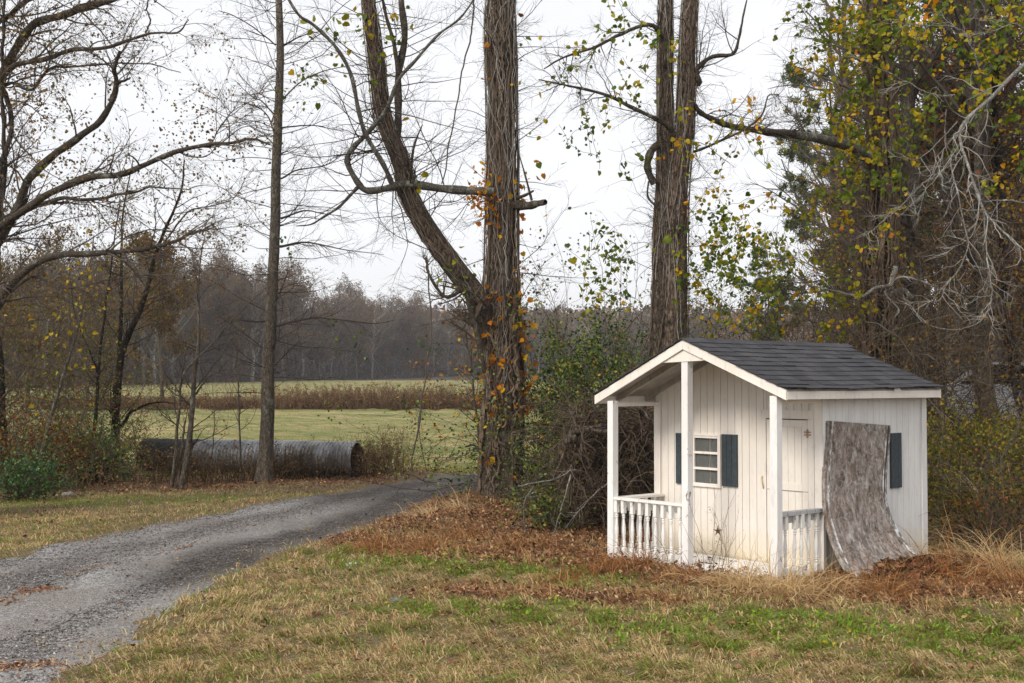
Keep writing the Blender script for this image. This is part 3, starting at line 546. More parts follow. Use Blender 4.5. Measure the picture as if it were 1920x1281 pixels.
pk = MB(); pk.add([(x, y0r + .019 + q, z) for q in (0, .012) for x, z in ((-.26, ROOFZ - .205), (.26, ROOFZ - .205), (.17, ROOFZ - .16), (0, ROOFZ - .10), (-.17, ROOFZ - .16))], [np.array([(0, 1, 2, 3, 4)]), np.array([(5, 9, 8, 7, 6)]), np.array([(0, 5, 6, 1)])]); sk(pk).build('gable_gusset', M['paint_trim'], rf, True)
# posts and beams
for a, zt in ((-.945, 1.505), (-.008, ROOFZ - .10), (.965, 1.515)):
    pm = MB(); w = .037
    pm.hexa([(a + sx_ * w + (.006 if z_ > 1 else 0), -PO - .002 + sy_ * w, z_) for sx_ in (-1, 1) for sy_ in (-1, 1) for z_ in (-.04, zt)])
    po = sk(pm).build('porch_post', M['paint_post'], house, True); bv = po.modifiers.new('b', 'BEVEL'); bv.width = .004; bv.segments = 2
for a in (-.95, .95):
    bm_ = MB(); bm_.box(a - .03, a + .03, -PO + .04, -.004, 1.45, 1.485); sk(bm_).build('porch_beam', M['paint_trim'], house, True)
prof = [(.019, 0), (.019, .09), (.010, .096), (.014, .105), (.017, .113), (.012, .121), (.017, .13), (.010, .138), (.016, .146), (.011, .156), (.013, .18), (.0165, .22), (.0175, .25), (.015, .29), (.011, .33), (.0095, .355), (.016, .362), (.011, .37), (.016, .378), (.016, .386), (.010, .394), (.015, .402)]
def baluster(par, x, y, z1, mt, tx=0., ty=0.):
    mb = MB(); k = z1 / .52; mb.lathe([(r, z * k) for r, z in prof[1:]], 10); mb.box(-.019, .019, -.019, .019, 0, .09 * k); mb.box(-.0185, .0185, -.0185, .0185, .402 * k, z1)
    for V in mb.V: V[:, 0] += x + tx * V[:, 2]; V[:, 1] += y + ty * V[:, 2]; V[:, 2] += .012
    mb.build('baluster', mt, par, True)
fr = MB(); fr.box(-.93, -.046, -PO - .03, -PO + .03, .548, .572); frr = fr.build('porch_railing', M['paint_rail'], house, True)
frr['label'] = 'front railing with peeling white rail and turned balusters'
for i in range(9): baluster(frr, -.895 + i * .1 + rng.normal(0, .004), -PO, .535, M['paint_rail'], rng.normal(0, .012), rng.normal(0, .01))
ap = MB(); ap.box(-.93, -.12, -PO + .075, -PO + .09, .47, .546); ap.build('rail_apron', M['paint_rail'], frr, True)
lr = MB(); lr.hexa([(x, y, z) for x in (-.985, -.855) for y in (-PO + .034, -.02) for z in (.544, .566)]); lrr = lr.build('porch_railing', M['paint_trim'], house, True); lrr['label'] = 'left side railing with wide top board'
for i in range(5): baluster(lrr, -.93, -PO + .12 + i * .105, .53, M['paint_rail'], rng.normal(0, .01), 0)
rr_ = MB(); rr_.box(.93, .995, -PO + .036, -.0, .54, .572); rrr = rr_.build('porch_railing', M['paint_grey'], house, True); rrr['label'] = 'right side railing with grey weathered top rail'
for i in range(5): baluster(rrr, .965, -PO + .115 + i * .108, .53, M['paint_rail'], rng.normal(0, .014), rng.normal(0, .03))
ap = MB(); ap.box(.945, .96, -PO + .04, -.02, .475, .539); ap.build('rail_apron', M['paint_grey'], rrr, True)
# window with sashes
def window(par, x0, x1, z0, z1, side=False):
    def bx(mb, a0, a1, p0, p1, q0, q1): (mb.box(-p1, -p0, a0, a1, q0, q1) if side else mb.box(a0, a1, p0, p1, q0, q1))
    off = -HW if side else 0.
    fm = MB(); w = .026
    for a0, a1, q0, q1 in ((x0 - .01, x0 + w - .008, z0, z1), (x1 - w + .008, x1 + .01, z0, z1), (x0 - .01, x1 + .01, z1 + .0, z1 + .018), (x0 - .01, x1 + .01, z0 - .02, z0)): bx(fm, a0, a1, off - .024, off + .02, q0, q1)
    fo = fm.build('window', M['paint_trim'], house, True)
    sm = MB(); zs = np.linspace(z0 + .001, z1 - .012, 4)
    for i, z in enumerate(zs): bx(sm, x0 + .019, x1 - .019, off - .016, off + .006, z - (.0 if i == 0 else .010), z + .012)
    for a in (x0 + .019, x1 - .032): bx(sm, a, a + .013, off - .014, off + .004, z0 + .0125, z1 - .022)
    sm.build('sash', M['paint_trim'], fo, True)
    gl = MB(); bx(gl, x0 + .02, x1 - .02, off + .010, off + .013, z0 + .002, z1 - .002); gl.build('pane', M['glass'], fo, True)
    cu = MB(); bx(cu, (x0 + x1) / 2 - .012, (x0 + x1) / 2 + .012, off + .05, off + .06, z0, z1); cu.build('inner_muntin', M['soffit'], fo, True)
window(house, wx0, wx1, wz0, wz1)
def shutter(x0, x1, z0, z1, side=False):
    mb = MB(); k = 3; w = (x1 - x0) / k
    for i in range(k):
        a0, a1 = x0 + i * w + .0015, x0 + (i + 1) * w - .0015
        (mb.box(HW + .003, HW + .021, a0, a1, z0, z1) if side else mb.box(a0, a1, -.021, -.003, z0, z1))
    (mb.box(HW + .002, HW + .010, x0, x1, z0, z1) if side else mb.box(x0, x1, -.010, -.002, z0 + .001, z1 - .001)); mb.build('shutter', M['shutter'], house, True)
shutter(-.70, -.522, .68, 1.165); shutter(-.128, .052, .69, 1.172); shutter(1.02, 1.192, .685, 1.188, True)
# door
tr = MB(); y0, y1 = -.016, -.002
def trap(mb, P, yy0=y0, yy1=y1): mb.hexa([(p[0], y, p[1]) for p in (P[0], P[1]) for y in (yy0, yy1) for p in ((p),)] and [(P[0][0], yy0, P[0][1]), (P[1][0], yy0, P[1][1]), (P[0][0], yy1, P[0][1]), (P[1][0], yy1, P[1][1]), (P[3][0], yy0, P[3][1]), (P[2][0], yy0, P[2][1]), (P[3][0], yy1, P[3][1]), (P[2][0], yy1, P[2][1])])
tr.box(.318, .382, y0, y1, .03, 1.331); tr.box(.837, .898, y0, y1, .03, 1.331)
trap(tr, [(.318, 1.332), (.318, 1.409), (.9, 1.409), (.9, 1.332)])
tr.build('door_frame', M['paint_front'], house, True)
dm = MB()
for i in range(6):
    a0 = .392 + i * .0733; dm.box(a0 + .0015, a0 + .0718, .0, .012, .70, 1.322); dm.box(a0 + .0015, a0 + .0718, .001, .013, .035, .695)
dm.box(.388, .832, .0135, .02, .034, 1.323)
for z0, z1 in ((.70, 1.322), (.036, .695)):
    dm.box(.388, .443, -.012, -.0008, z0 + .0, z1); dm.box(.777, .832, -.012, -.0008, z0, z1)
dm.box(.444, .776, -.012, -.0008, 1.262, 1.322); dm.box(.444, .776, -.012, -.0008, .70, .762); dm.box(.444, .776, -.012, -.0008, .036, .10)
do = dm.build('door', M['paint_front'], house, True)
hm = MB(); zz = np.linspace(0, 1, 9); P = np.stack([.352 + .010 * np.sin(zz * 5), -.02 - .025 * np.sin(zz * PI), .70 + .11 * zz], 1); hm.tubes(P[None], np.full((1, 9), .005), 6); hm.build('handle', M['brass'], do, True)
hm = MB(); hm.box(.80, .87, -.022, -.0165, 1.19, 1.20); hm.box(.80, .87, -.022, -.0165, 1.215, 1.225); hm.box(.828, .842, -.024, -.0165, 1.17, 1.245); hm.build('hinge', M['rustm'], do, True)

# ------------------------------------------------------------------ curved weathered board leaning on the side
pan = thing('curved_board', 'curved sheet of weathered brown grey particle board leaning on the playhouse side', 'board', (HX, HY, 0), HT)
prf = np.array([(.0, 1.006, 1.325), (.25, 1.012, 1.06), (.5, 1.02, .80), (.65, 1.045, .58), (.78, 1.105, .36), (.9, 1.215, .155), (1, 1.375, -.005)])
pl = smoothpath(prf[:, 1:].tolist() and [(0, p[1], p[2]) for p in prf], 30); K = 30
lb = np.interp(np.linspace(0, 1, K), [0, .3, .5, .75, 1], [.075, .0, -.035, -.045, -.075]); rb = np.interp(np.linspace(0, 1, K), [0, .3, .5, .75, 1], [.93, .84, .80, .86, .92])
nb = 14; V = []; u_ = np.linspace(0, 1, nb); T = np.gradient(pl, axis=0); N_ = np.stack([T[:, 2] * -1, 0 * T[:, 0], T[:, 1]], 1)
nrm = np.stack([-T[:, 2], T[:, 1]], 1); nrm /= np.linalg.norm(nrm, axis=1, keepdims=True)
def surf(off, b0, b1, n):
    V = np.zeros((K, n, 3)); u = np.linspace(0, 1, n)
    for k in range(K):
        b = b0[k] + (b1[k] - b0[k]) * u; zdrop = -.065 * np.clip(b, 0, 1.2) * (1 - .35 * k / K)
        V[k, :, 0] = pl[k, 1] + nrm[k, 0] * off + .0 * u; V[k, :, 1] = b; V[k, :, 2] = pl[k, 2] + nrm[k, 1] * off + zdrop * (1 - k / K) + .09 * (b > 0) * b * (k / K) ** 4
    return V
def slab(b0, b1, n, o0, o1, name, mt):
    A, B = surf(o0, b0, b1, n), surf(o1, b0, b1, n); q = MB(); ii = np.arange(K - 1)[:, None] * n + np.arange(n - 1)[None]; F = np.stack([ii, ii + 1, ii + n + 1, ii + n], -1).reshape(-1, 4); o = K * n
    ed = [(k * n, (k + 1) * n, (k + 1) * n + o, k * n + o) for k in range(K - 1)] + [(k * n + n - 1, k * n + n - 1 + o, (k + 1) * n + n - 1 + o, (k + 1) * n + n - 1) for k in range(K - 1)] + [(j, j + o, j + 1 + o, j + 1) for j in range(n - 1)] + [((K - 1) * n + j, (K - 1) * n + j + 1, (K - 1) * n + j + 1 + o, (K - 1) * n + j + o) for j in range(n - 1)]
    q.add(np.concatenate([A.reshape(-1, 3), B.reshape(-1, 3)]), [F[:, ::-1], F + o, np.array(ed)]); return q.build(name, mt, pan, True, False)
slab(lb, rb, nb, .0, .016, 'sheet', M['osb'])
jw = .008 + .007 * np.abs(nz(np.arange(K) * .9, np.zeros(K), 5, 2))
slab(rb + .002, rb + .062, 3, -.022, .006, 'edge_rib', simple('rib_brown', (.10, .068, .048), .9))
slab(rb - jw * 1.2, rb + .0, 2, .0165, .0195, 'peeling_strip', M['peel']); slab(lb - .001, lb + jw * 1.8, 2, .0165, .0195, 'peeling_strip', M['peel'])
slab(rb + np.linspace(.05, .006, K), rb + .066, 2, .0065, .0095, 'peeling_strip', M['peel']); slab(lb - .03, lb - .003, 2, -.03, .004, 'edge_rib', M['osb'])

# ------------------------------------------------------------------ trees
def limb(pts, Y, r0, r1, K=22, jit=.0, dY=0., wave=.0):
    """points read off along one limb; Y distance of its start, dY how far it leans away (or towards) by its end"""
    n = len(pts); Ys = np.linspace(Y, Y + dY, n) + wave * np.sin(np.linspace(0, 5, n)); P = smoothpath([at(px, py, q) for (px, py), q in zip(pts, Ys)], K, jit)
    return P, np.linspace(r0, r1, K)
def pad(P, R, K=40):
    u = np.linspace(0, len(P) - 1, K); i = np.minimum(u.astype(int), len(P) - 2); w = (u - i)[:, None]
    return P[i] * (1 - w) + P[i + 1] * w, R[i] * (1 - w[:, 0]) + R[i + 1] * w[:, 0]
def stack(ls, K=40):
    q = [pad(P, R, K) for P, R in ls]; return np.stack([a for a, b in q]), np.stack([b for a, b in q])
def fat(mb, P, R, sides=20, K=110, rough=.1, seed=0, flare=0., ridges=7):
    """trunk with an uneven, ridged outline"""
    P, R = pad(P, R, K); T = np.gradient(P, axis=0); T /= np.linalg.norm(T, axis=1, keepdims=True); th = np.linspace(0, 2 * PI, sides, endpoint=False)
    U = np.cross(T[0], (0, 1, 0)); V = []
    s1 = np.random.default_rng(seed); ph = s1.uniform(0, 6, 6); am = s1.uniform(.4, 1, 6)
    L = np.concatenate([[0], np.cumsum(np.linalg.norm(np.diff(P, axis=0), axis=1))])
    for k in range(K):
        U = U - U.dot(T[k]) * T[k]; U /= np.linalg.norm(U); B = np.cross(T[k], U)
        q = 1 + rough * (am[0] * np.sin(2 * th + ph[0] + .5 * L[k]) + am[1] * np.sin(3 * th + ph[1] - .8 * L[k]) + am[2] * .7 * np.sin(ridges * th + ph[2] + 1.1 * L[k])) + rough * .5 * np.sin(L[k] * 3 + ph[3] + th) + rough * .35 * np.sin(L[k] * 9.7 + ph[4] + 3 * th)
        q = q + flare * math.exp(-L[k] / .35) * (1 + .5 * np.sin(5 * th + ph[5]))
        V.append(P[k] + R[k] * q[:, None] * (np.cos(th)[:, None] * U + np.sin(th)[:, None] * B))
    V = np.concatenate(V); ii = np.arange(K - 1)[:, None] * sides; j = np.arange(sides)[None]; j2 = (j + 1) % sides
    F = np.stack([ii + j, ii + j2, ii + sides + j2, ii + sides + j], -1).reshape(-1, 4); mb.add(V, F)
def vines(mb, P, R, n, t0, t1, r=(.004, .010), K=34, off=1.12, spread=PI, a0=0., drift=.8):
    """creeper stems that climb over a trunk"""
    out = []
    for i in range(n):
        s0 = rng.uniform(t0, t1 - .1); s1_ = min(t1, s0 + rng.uniform(.15, .7)); u = np.linspace(s0, s1_, K) * (len(P) - 1); k = np.minimum(u.astype(int), len(P) - 2); w = (u - k)[:, None]
        c = P[k] * (1 - w) + P[k + 1] * w; rr = (R[k] * (1 - w[:, 0]) + R[k + 1] * w[:, 0]) * (off + rng.uniform(0, .10)); T = P[k + 1] - P[k]; T /= np.linalg.norm(T, axis=1, keepdims=True)
        U = np.cross(T, (0, 1., 0)); U /= np.linalg.norm(U, axis=1, keepdims=True); B = np.cross(T, U)
        th = a0 + rng.uniform(-spread, spread) + np.cumsum(rng.normal(0, .10, K)) + np.linspace(0, rng.normal(0, drift), K)
        out.append(c + rr[:, None] * (np.cos(th)[:, None] * U + np.sin(th)[:, None] * B))
    A = np.array(out); rad = rng.uniform(*r, n)[:, None] * np.linspace(1, .5, K)[None]; mb.tubes(A, rad, 4); return A, rad
def twigs(levels, P, R, seedP=None):
    """successive generations of side shoots; returns every generation"""
    res = []; cur = (P, R)
    for kw in levels:
        cur = spawn(cur[0], cur[1], **kw); res.append(cur)
    return res
def emit(mb, gens, sides=(6, 5, 4, 3, 3)):
    for (P, R), s_ in zip(gens, sides): mb.tubes(P, R, s_)

# -- big trunk beside the drive, with its leaning second trunk
bx = gnd(938, 948); bx[2] = h(bx[0], bx[1]); YA = bx[1]
TA = thing('vine_clad_tree', 'tall brown trunk wrapped in vines and forking low, standing right of the driveway', 'tree', bx)
mainA = limb([(940, 958), (938, 900), (940, 820), (945, 740), (943, 650), (941, 560), (940, 470), (941, 380), (942, 290), (941, 200), (940, 110), (938, 40), (942, -60), (950, -260), (955, -500)], YA, .285, .17, 60)
mainA[1][:] = np.interp(np.linspace(0, 1, 60), [0, .06, .14, .25, .4, .6, .75, 1], [.30, .255, .24, .232, .205, .18, .19, .14])
leanA = limb([(915, 640), (906, 575), (860, 512), (813, 449), (771, 375), (752, 304), (719, 220), (705, 117), (694, 23), (684, -80), (670, -250)], YA - .02, .155, .07, 50, dY=-.5)
leanA[1][:] = np.interp(np.linspace(0, 1, 50), [0, .3, .6, 1], [.15, .137, .11, .075])
mb = MB(); fat(mb, *mainA, 26, 150, .055, 1, .28, 9); mb.build('trunk', M['bark_brown'], TA, smooth=True)
mb = MB(); fat(mb, *leanA, 18, 110, .06, 2, 0, 6); mb.build('leaning_trunk', M['bark_brown'], TA, smooth=True)
lsA = [limb([(742, 290), (745, 250), (747, 206), (747, 140), (759, 70), (752, 0), (748, -90)], YA - .3, .055, .04, dY=.1),
       limb([(747, 140), (738, 80), (724, 30), (712, -30)], YA - .35, .03, .018),
       limb([(925, 360), (880, 358), (822, 353), (761, 344), (731, 352), (691, 358), (672, 344), (651, 304), (661, 278), (686, 253), (724, 206), (747, 150), (780, 112), (822, 65), (864, 33), (900, -20)], YA - .25, .062, .010, 50, dY=-.6),
       limb([(735, 345), (719, 309), (686, 253), (672, 206), (658, 140), (630, 89), (588, 47), (560, 28), (530, -20)], YA - .55, .036, .016, 34, dY=-.9),
       limb([(672, 350), (655, 368), (635, 389), (605, 408), (583, 421), (555, 424)], YA - .8, .026, .006, dY=-.5),
       limb([(965, 384), (990, 386), (1008, 382), (1023, 379)], YA - .1, .070, .035, 10, dY=-.3),
       limb([(968, 372), (985, 366), (1000, 358)], YA - .1, .03, .012, 10, dY=-.3),
       limb([(768, 338), (775, 281), (783, 255), (792, 234)], YA - .45, .022, .006, 10),
       limb([(997, 376), (985, 330), (972, 285)], YA - .3, .018, .006, 10),
       limb([(905, 700), (898, 640), (880, 570), (870, 545), (835, 557), (805, 515), (800, 487)], YA - .4, .045, .012, 26, .004),
       limb([(945, 20), (965, -20), (990, -80)], YA, .10, .05, 10), limb([(920, 570), (870, 600), (840, 585)], YA - .3, .02, .006, 12),
       limb([(905, 855), (890, 835), (872, 838)], YA - .3, .02, .012, 8)]
for P, R in lsA: mb = MB(); mb.tubes(P[None], (R * (1 + .12 * np.sin(np.arange(len(R)) * 1.7)))[None], 8); mb.build('limb', M['bark_lichen' if len(R) > 30 else 'bark_limb'], TA, smooth=True)
# the pipe-straight twig layers left of it: long, fine, almost level shoots
def level_twigs(P, R, n, L, ybias=0, up=.02, n2=5, n3=4, r=.0045, ang=1.35, flat=.75):
    a = spawn(P, R, n, .03, 1, ang, L, 9, .12, (0, 0, up), .3, r, r * 1.6, .1, flat)
    b = spawn(*a, n * n2, .1, 1, .65, L * .42, 6, .16, (0, 0, up), .6, r * .5, r, .3, .55)
    c = spawn(*b, n * n2 * n3, .1, 1, .7, L * .16, 4, .18, (0, 0, up), .6, r * .36, r * .5, .3, .3)
    return a, b, c
mP, mR = stack([lsA[2], lsA[3], lsA[4], leanA, lsA[0], lsA[1]])
ga = level_twigs(mP, mR, 110, 1.5, r=.005); mm = stack([mainA]); gb = level_twigs(mm[0][:, 10:], mm[1][:, 10:], 45, 1.25, r=.0045)
mb = MB(); emit(mb, ga, (4, 3, 3)); emit(mb, gb, (4, 3, 3)); mb.build('twigs', M['twig_dark'], TA)
mb = MB()
lw = stack([lsA[9], lsA[11]]); g2 = twigs([dict(n=40, t0=.1, t1=1, ang=.9, L=.6, wob=.2), dict(n=200, t0=.1, t1=1, ang=.8, L=.25, wob=.2, K=5)], *lw); emit(mb, g2, (3, 3))
mb.build('lower_twigs', M['twig_brown'], TA)
# creepers on both trunks: an own plant
VA = thing('climbing_vine', 'brown creeper stems with small orange leaves climbing the forked tree beside the driveway', 'vine', bx)
mb = MB(); v1, r1 = vines(mb, *mainA, 84, .0, .92, (.003, .015)); v2, r2 = vines(mb, *leanA, 26, 0, .9, (.003, .009))
v3, r3 = vines(mb, *mainA, 60, .0, .36, (.008, .024), off=1.10); mb.build('stems', M['vine'], VA)
mb = MB(); hr = spawn(v1, r1, 3000, 0, 1, 1.1, .16, 5, .3, (0, 0, -.05), .4, .0015, .003); hr2 = spawn(v3, r3, 2600, 0, 1, 1.2, .14, 5, .35, (0, 0, -.12), .3, .0015, .003); h3 = spawn(v2, r2, 700, 0, 1, 1.1, .15, 5, .3, (0, 0, -.05), .4, .0015, .003)
emit(mb, (hr, hr2, h3), (3, 3, 3)); mb.build('rootlets', M['twig_brown'], VA); mb = MB(); vines(mb, *mainA, 46, .15, .98, (.002, .006), off=1.2, drift=2.2); vines(mb, *leanA, 14, .0, .98, (.002, .004), off=1.2, drift=2.2); mb.build('pale_stems', M['twig_pale'], VA)
def clump(P, n, t0, t1, sp): c = on(P, n, t0, t1, sp); return c
mb = MB()
for (q0, q1, n, sp) in ((.46, .56, 230, .16), (.18, .52, 420, .09), (.60, .9, 25, .1), (.0, .2, 60, .1)):
    C = clump(v1, n, 0, 1, sp); zt = np.interp([q0, q1], np.linspace(0, 1, 60), mainA[0][:, 2]); C = on(np.concatenate([v1, v3]), n * 6, 0, 1, sp); C = C[(C[:, 2] > zt[0]) & (C[:, 2] < zt[1])][:n]
    mb.leaves(C, rng.uniform(.035, .085, len(C)), rng.uniform(.1, 1, len(C)), .5, .95, heart=True)
C = np.array([at(905, 372, YA - .3)]) + rng.normal(0, 1, (120, 3)) * (.10, .12, .13); mb.leaves(C, rng.uniform(.03, .075, 120), rng.uniform(.2, 1, 120), .5)
mb.build('leaves', M['leaf_orange'], VA)
mb = MB()
for (px, py, n, sx_, sy_) in ((655, 90, 28, .35, .3), (705, 60, 26, .22, .25), (745, 45, 10, .1, .2), (770, 340, 8, .25, .1), (720, 170, 8, .15, .3), (640, 45, 8, .4, .1), (860, 510, 20, .12, .12), (1000, 200, 14, .3, .5), (1010, 420, 8, .4, .6)):
    C = np.array([at(px, py, YA - .5)]) + rng.normal(0, 1, (n, 3)) * (sx_, .3, sy_); mb.leaves(C, rng.uniform(.04, .10, n), rng.uniform(.05, .7, n), .9, .95, heart=True)
mb.build('leaves', M['leaf_vine'], VA)
# loose hanging creeper
for pts, Y, lab in (([(828, 345), (842, 275), (860, 178), (868, 130), (883, 70), (890, 0), (893, -60)], YA - .7, 'thin dark creeper hanging free left of the big forked trunk'),
                    ([(800, 480), (806, 560), (806, 640), (797, 720), (788, 790), (775, 850), (771, 880), (790, 900), (818, 905)], YA - .9, 'long bare creeper hanging to the grass beside the driveway')):
    P, R = limb(pts, Y, .009, .012, 40, .01, .2); P[:, 2] = np.maximum(P[:, 2], h(P[:, 0], P[:, 1]) + .01); mb = MB(); mb.tubes(P[None], R[None], 5); o = mb.build('hanging_vine', M['twig_grey']); tag(o, lab, 'vine')

# -- twin trunks behind the playhouse
YB = 15.6; bb = at(1250, 900, YB); bb[2] = h(bb[0], bb[1])
TB = thing('twin_trunk_tree', 'pair of tall brown trunks joined at the base behind the playhouse gable', 'tree', bb)
lB = limb([(1238, 975), (1240, 700), (1243, 560), (1243, 440), (1247, 350), (1248, 250), (1247, 120), (1248, 0), (1250, -120), (1255, -400)], YB, .16, .08, 60); lB[1][:] = np.interp(np.linspace(0, 1, 60), [0, .3, .5, .7, 1], [.16, .115, .094, .088, .075])
rB = limb([(1262, 975), (1264, 700), (1268, 560), (1270, 430), (1274, 340), (1283, 250), (1288, 150), (1291, 60), (1296, -20), (1310, -140), (1330, -400)], YB - .1, .16, .08, 60); rB[1][:] = np.interp(np.linspace(0, 1, 60), [0, .3, .5, .7, 1], [.175, .128, .108, .097, .075])
for P, sd_ in ((lB, 4), (rB, 5)):
    mb = MB(); fat(mb, *P, 20, 140, .075, sd_, .3, 7); mb.build('trunk', M['bark_brown'] if sd_ == 4 else M['bark_red'], TB, smooth=True)
lsB = [limb([(1240, 70), (1232, 53), (1212, 46), (1161, 66), (1110, 91), (1060, 107), (1020, 130)], YB - .1, .035, .008, 26, .004, dY=-.7),
       limb([(1262, 246), (1238, 228), (1187, 203), (1136, 178), (1085, 165), (1060, 160), (1010, 150)], YB - .2, .035, .008, 26, .004, dY=-.6),
       limb([(1234, 272), (1222, 282), (1214, 305), (1217, 325), (1227, 345)], YB - .1, .05, .045, 14),
       limb([(1300, 195), (1315, 212), (1345, 228), (1380, 239), (1440, 246), (1491, 251)], YB - .1, .03, .05, 26, .004, dY=.6),
       limb([(1298, 150), (1312, 158), (1307, 130), (1334, 107), (1375, 101), (1385, 75), (1392, 40), (1400, 0)], YB - .1, .04, .010, 26, .004, dY=-.3),
       limb([(1300, 285), (1350, 265), (1400, 240), (1430, 215), (1440, 180), (1460, 178)], YB - .1, .018, .006, 20, .004, dY=-.3),
       limb([(1235, 390), (1215, 370), (1216, 340)], YB - .1, .018, .010, 10), limb([(1296, -10), (1312, -30), (1340, -90)], YB, .06, .03, 10)]
for P, R in lsB: mb = MB(); mb.tubes(P[None], (R * (1 + .12 * np.sin(np.arange(len(R)) * 1.7)))[None], 8); mb.build('limb', M['bark_limb'], TB, smooth=True)
PB, RB = stack([lsB[0], lsB[1], lsB[3], lsB[4], lsB[5]]); gB = twigs([dict(n=60, t0=.05, t1=1, ang=.9, L=1.0, wob=.16, K=8, flat=.3, rr=.5, rmin=.004, rmax=.008), dict(n=380, t0=.05, t1=1, ang=.8, L=.45, wob=.18, rmin=.002, rmax=.004), dict(n=1500, t0=.1, t1=1, ang=.7, L=.18, K=4, wob=.18, rmin=.0014, rmax=.002)], PB, RB)
tb_, tr_ = stack([lB, rB]); gB2 = twigs([dict(n=60, t0=.25, t1=.9, ang=1.2, L=.9, wob=.2, K=8, rr=.2, rmin=.003, rmax=.006), dict(n=420, t0=.1, t1=1, ang=.8, L=.35, wob=.2, rmin=.0016, rmax=.003), dict(n=1200, t0=.1, t1=1, ang=.8, L=.16, wob=.2, K=4, rmin=.0014, rmax=.002)], tb_, tr_)
mb = MB(); emit(mb, gB, (4, 3, 3)); emit(mb, gB2, (4, 3, 3)); mb.build('twigs', M['twig_dark'], TB)
VB = thing('climbing_vine', 'tangled creeper with yellow and green leaves on the twin trunks behind the playhouse', 'vine', bb)
mb = MB(); v1, r1 = vines(mb, *lB, 36, .0, .8, (.003, .010)); v2, r2 = vines(mb, *rB, 30, 0, .8, (.003, .010)); mb.build('stems', M['vine'], VB)
mb = MB(); h1 = spawn(v1, r1, 1500, 0, 1, 1.1, .2, 5, .35, (0, 0, -.05), .4, .0015, .003); h2 = spawn(v2, r2, 1500, 0, 1, 1.1, .2, 5, .35, (0, 0, -.05), .4, .0015, .003); emit(mb, (h1, h2), (3, 3))
arc = twigs([dict(n=90, t0=.15, t1=.7, ang=1.1, L=1.3, K=12, wob=.28, trop=(0, 0, -.08), rr=.4, rmin=.0025, rmax=.005), dict(n=420, t0=.1, t1=1, ang=.9, L=.35, wob=.25, rmin=.0016, rmax=.0025)], tb_, tr_); emit(mb, arc, (3, 3)); mb.build('tendrils', M['twig_brown'], VB); mb = MB(); vines(mb, *lB, 22, .1, .9, (.002, .005), off=1.2, drift=2.); vines(mb, *rB, 22, .1, .9, (.002, .005), off=1.2, drift=2.); mb.build('pale_stems', M['twig_pale'], VB)
def px_leaves(mb, spec, Y, size, rnd, droop=.6, depth=.4, wid=.95, per=11):
    """leaves strung along short wandering creeper shoots"""
    size0 = size
    for (px, py, n, sx_, sy_) in spec:
        q = max(1, int(n * 1.45) // per); c = np.array([at(px, py, Y)]) + rng.normal(0, 1, (q, 3)) * (sx_ / FPX * Y, depth, sy_ / FPX * Y); K = 8; P = np.empty((q, K, 3)); P[:, 0] = c
        d = rng.normal(size=(q, 3)); d[:, 2] -= .5; d /= np.linalg.norm(d, axis=1, keepdims=True); l = rng.uniform(.25, .8, (q, 1)) / (K - 1)
        for k in range(1, K): d = d + rng.normal(0, .3, (q, 3)) + (0, 0, -.12); d /= np.linalg.norm(d, axis=1, keepdims=True); P[:, k] = P[:, k - 1] + d * l
        if STR is not None: STR.tubes(P, np.full((q, K), .0026), 3)
        base = np.repeat(rng.uniform(rnd[0], rnd[1], q), per); size = (size0[0] * .75, size0[1] * .68); pp = np.repeat(P, per, 0); k = rng.integers(0, K, len(pp)); C = pp[np.arange(len(pp)), k] + rng.normal(0, .035, (len(pp), 3))
        mb.leaves(C, rng.uniform(size[0], size[1], len(C)), np.clip(base + rng.normal(0, .13, len(C)), 0, 1), droop, wid, heart=True)
STR = None
mb = MB(); STR = MB()
px_leaves(mb, [(1345, 400, 130, 28, 30), (1400, 455, 210, 38, 32), (1350, 470, 100, 30, 30), (1440, 440, 60, 26, 22), (1310, 520, 60, 20, 40), (1390, 530, 90, 40, 35), (1250, 470, 26, 12, 25), (1290, 545, 26, 15, 20), (1430, 560, 60, 30, 30), (1330, 360, 30, 20, 15)], YB - .5, (.04, .10), (.0, .78))
px_leaves(mb, [(1400, 270, 26, 16, 14), (1395, 215, 30, 24, 10), (1440, 190, 16, 12, 20), (1350, 235, 12, 20, 10), (1240, 65, 30, 16, 10), (1290, 130, 10, 10, 60), (1280, 300, 26, 8, 50), (1420, 280, 14, 14, 10)], YB - .4, (.05, .11), (.3, .85))
px_leaves(mb, [(1110, 60, 26, 40, 40), (1090, 190, 36, 35, 30), (1160, 150, 30, 40, 50), (1100, 235, 26, 25, 15), (1180, 280, 22, 25, 40), (1200, 50, 12, 20, 20), (1160, 460, 70, 24, 22), (1145, 500, 60, 22, 26), (1190, 340, 8, 20, 20), (1130, 540, 24, 30, 20), (1090, 455, 6, 8, 8), (1165, 100, 60, 16, 50)], YB - .8, (.045, .10), (.0, .55), .9)
mb.build('leaves', M['leaf_vine'], VB); tag(STR.build('shoots', M['twig_brown'], VB), kind='stuff'); STR = None

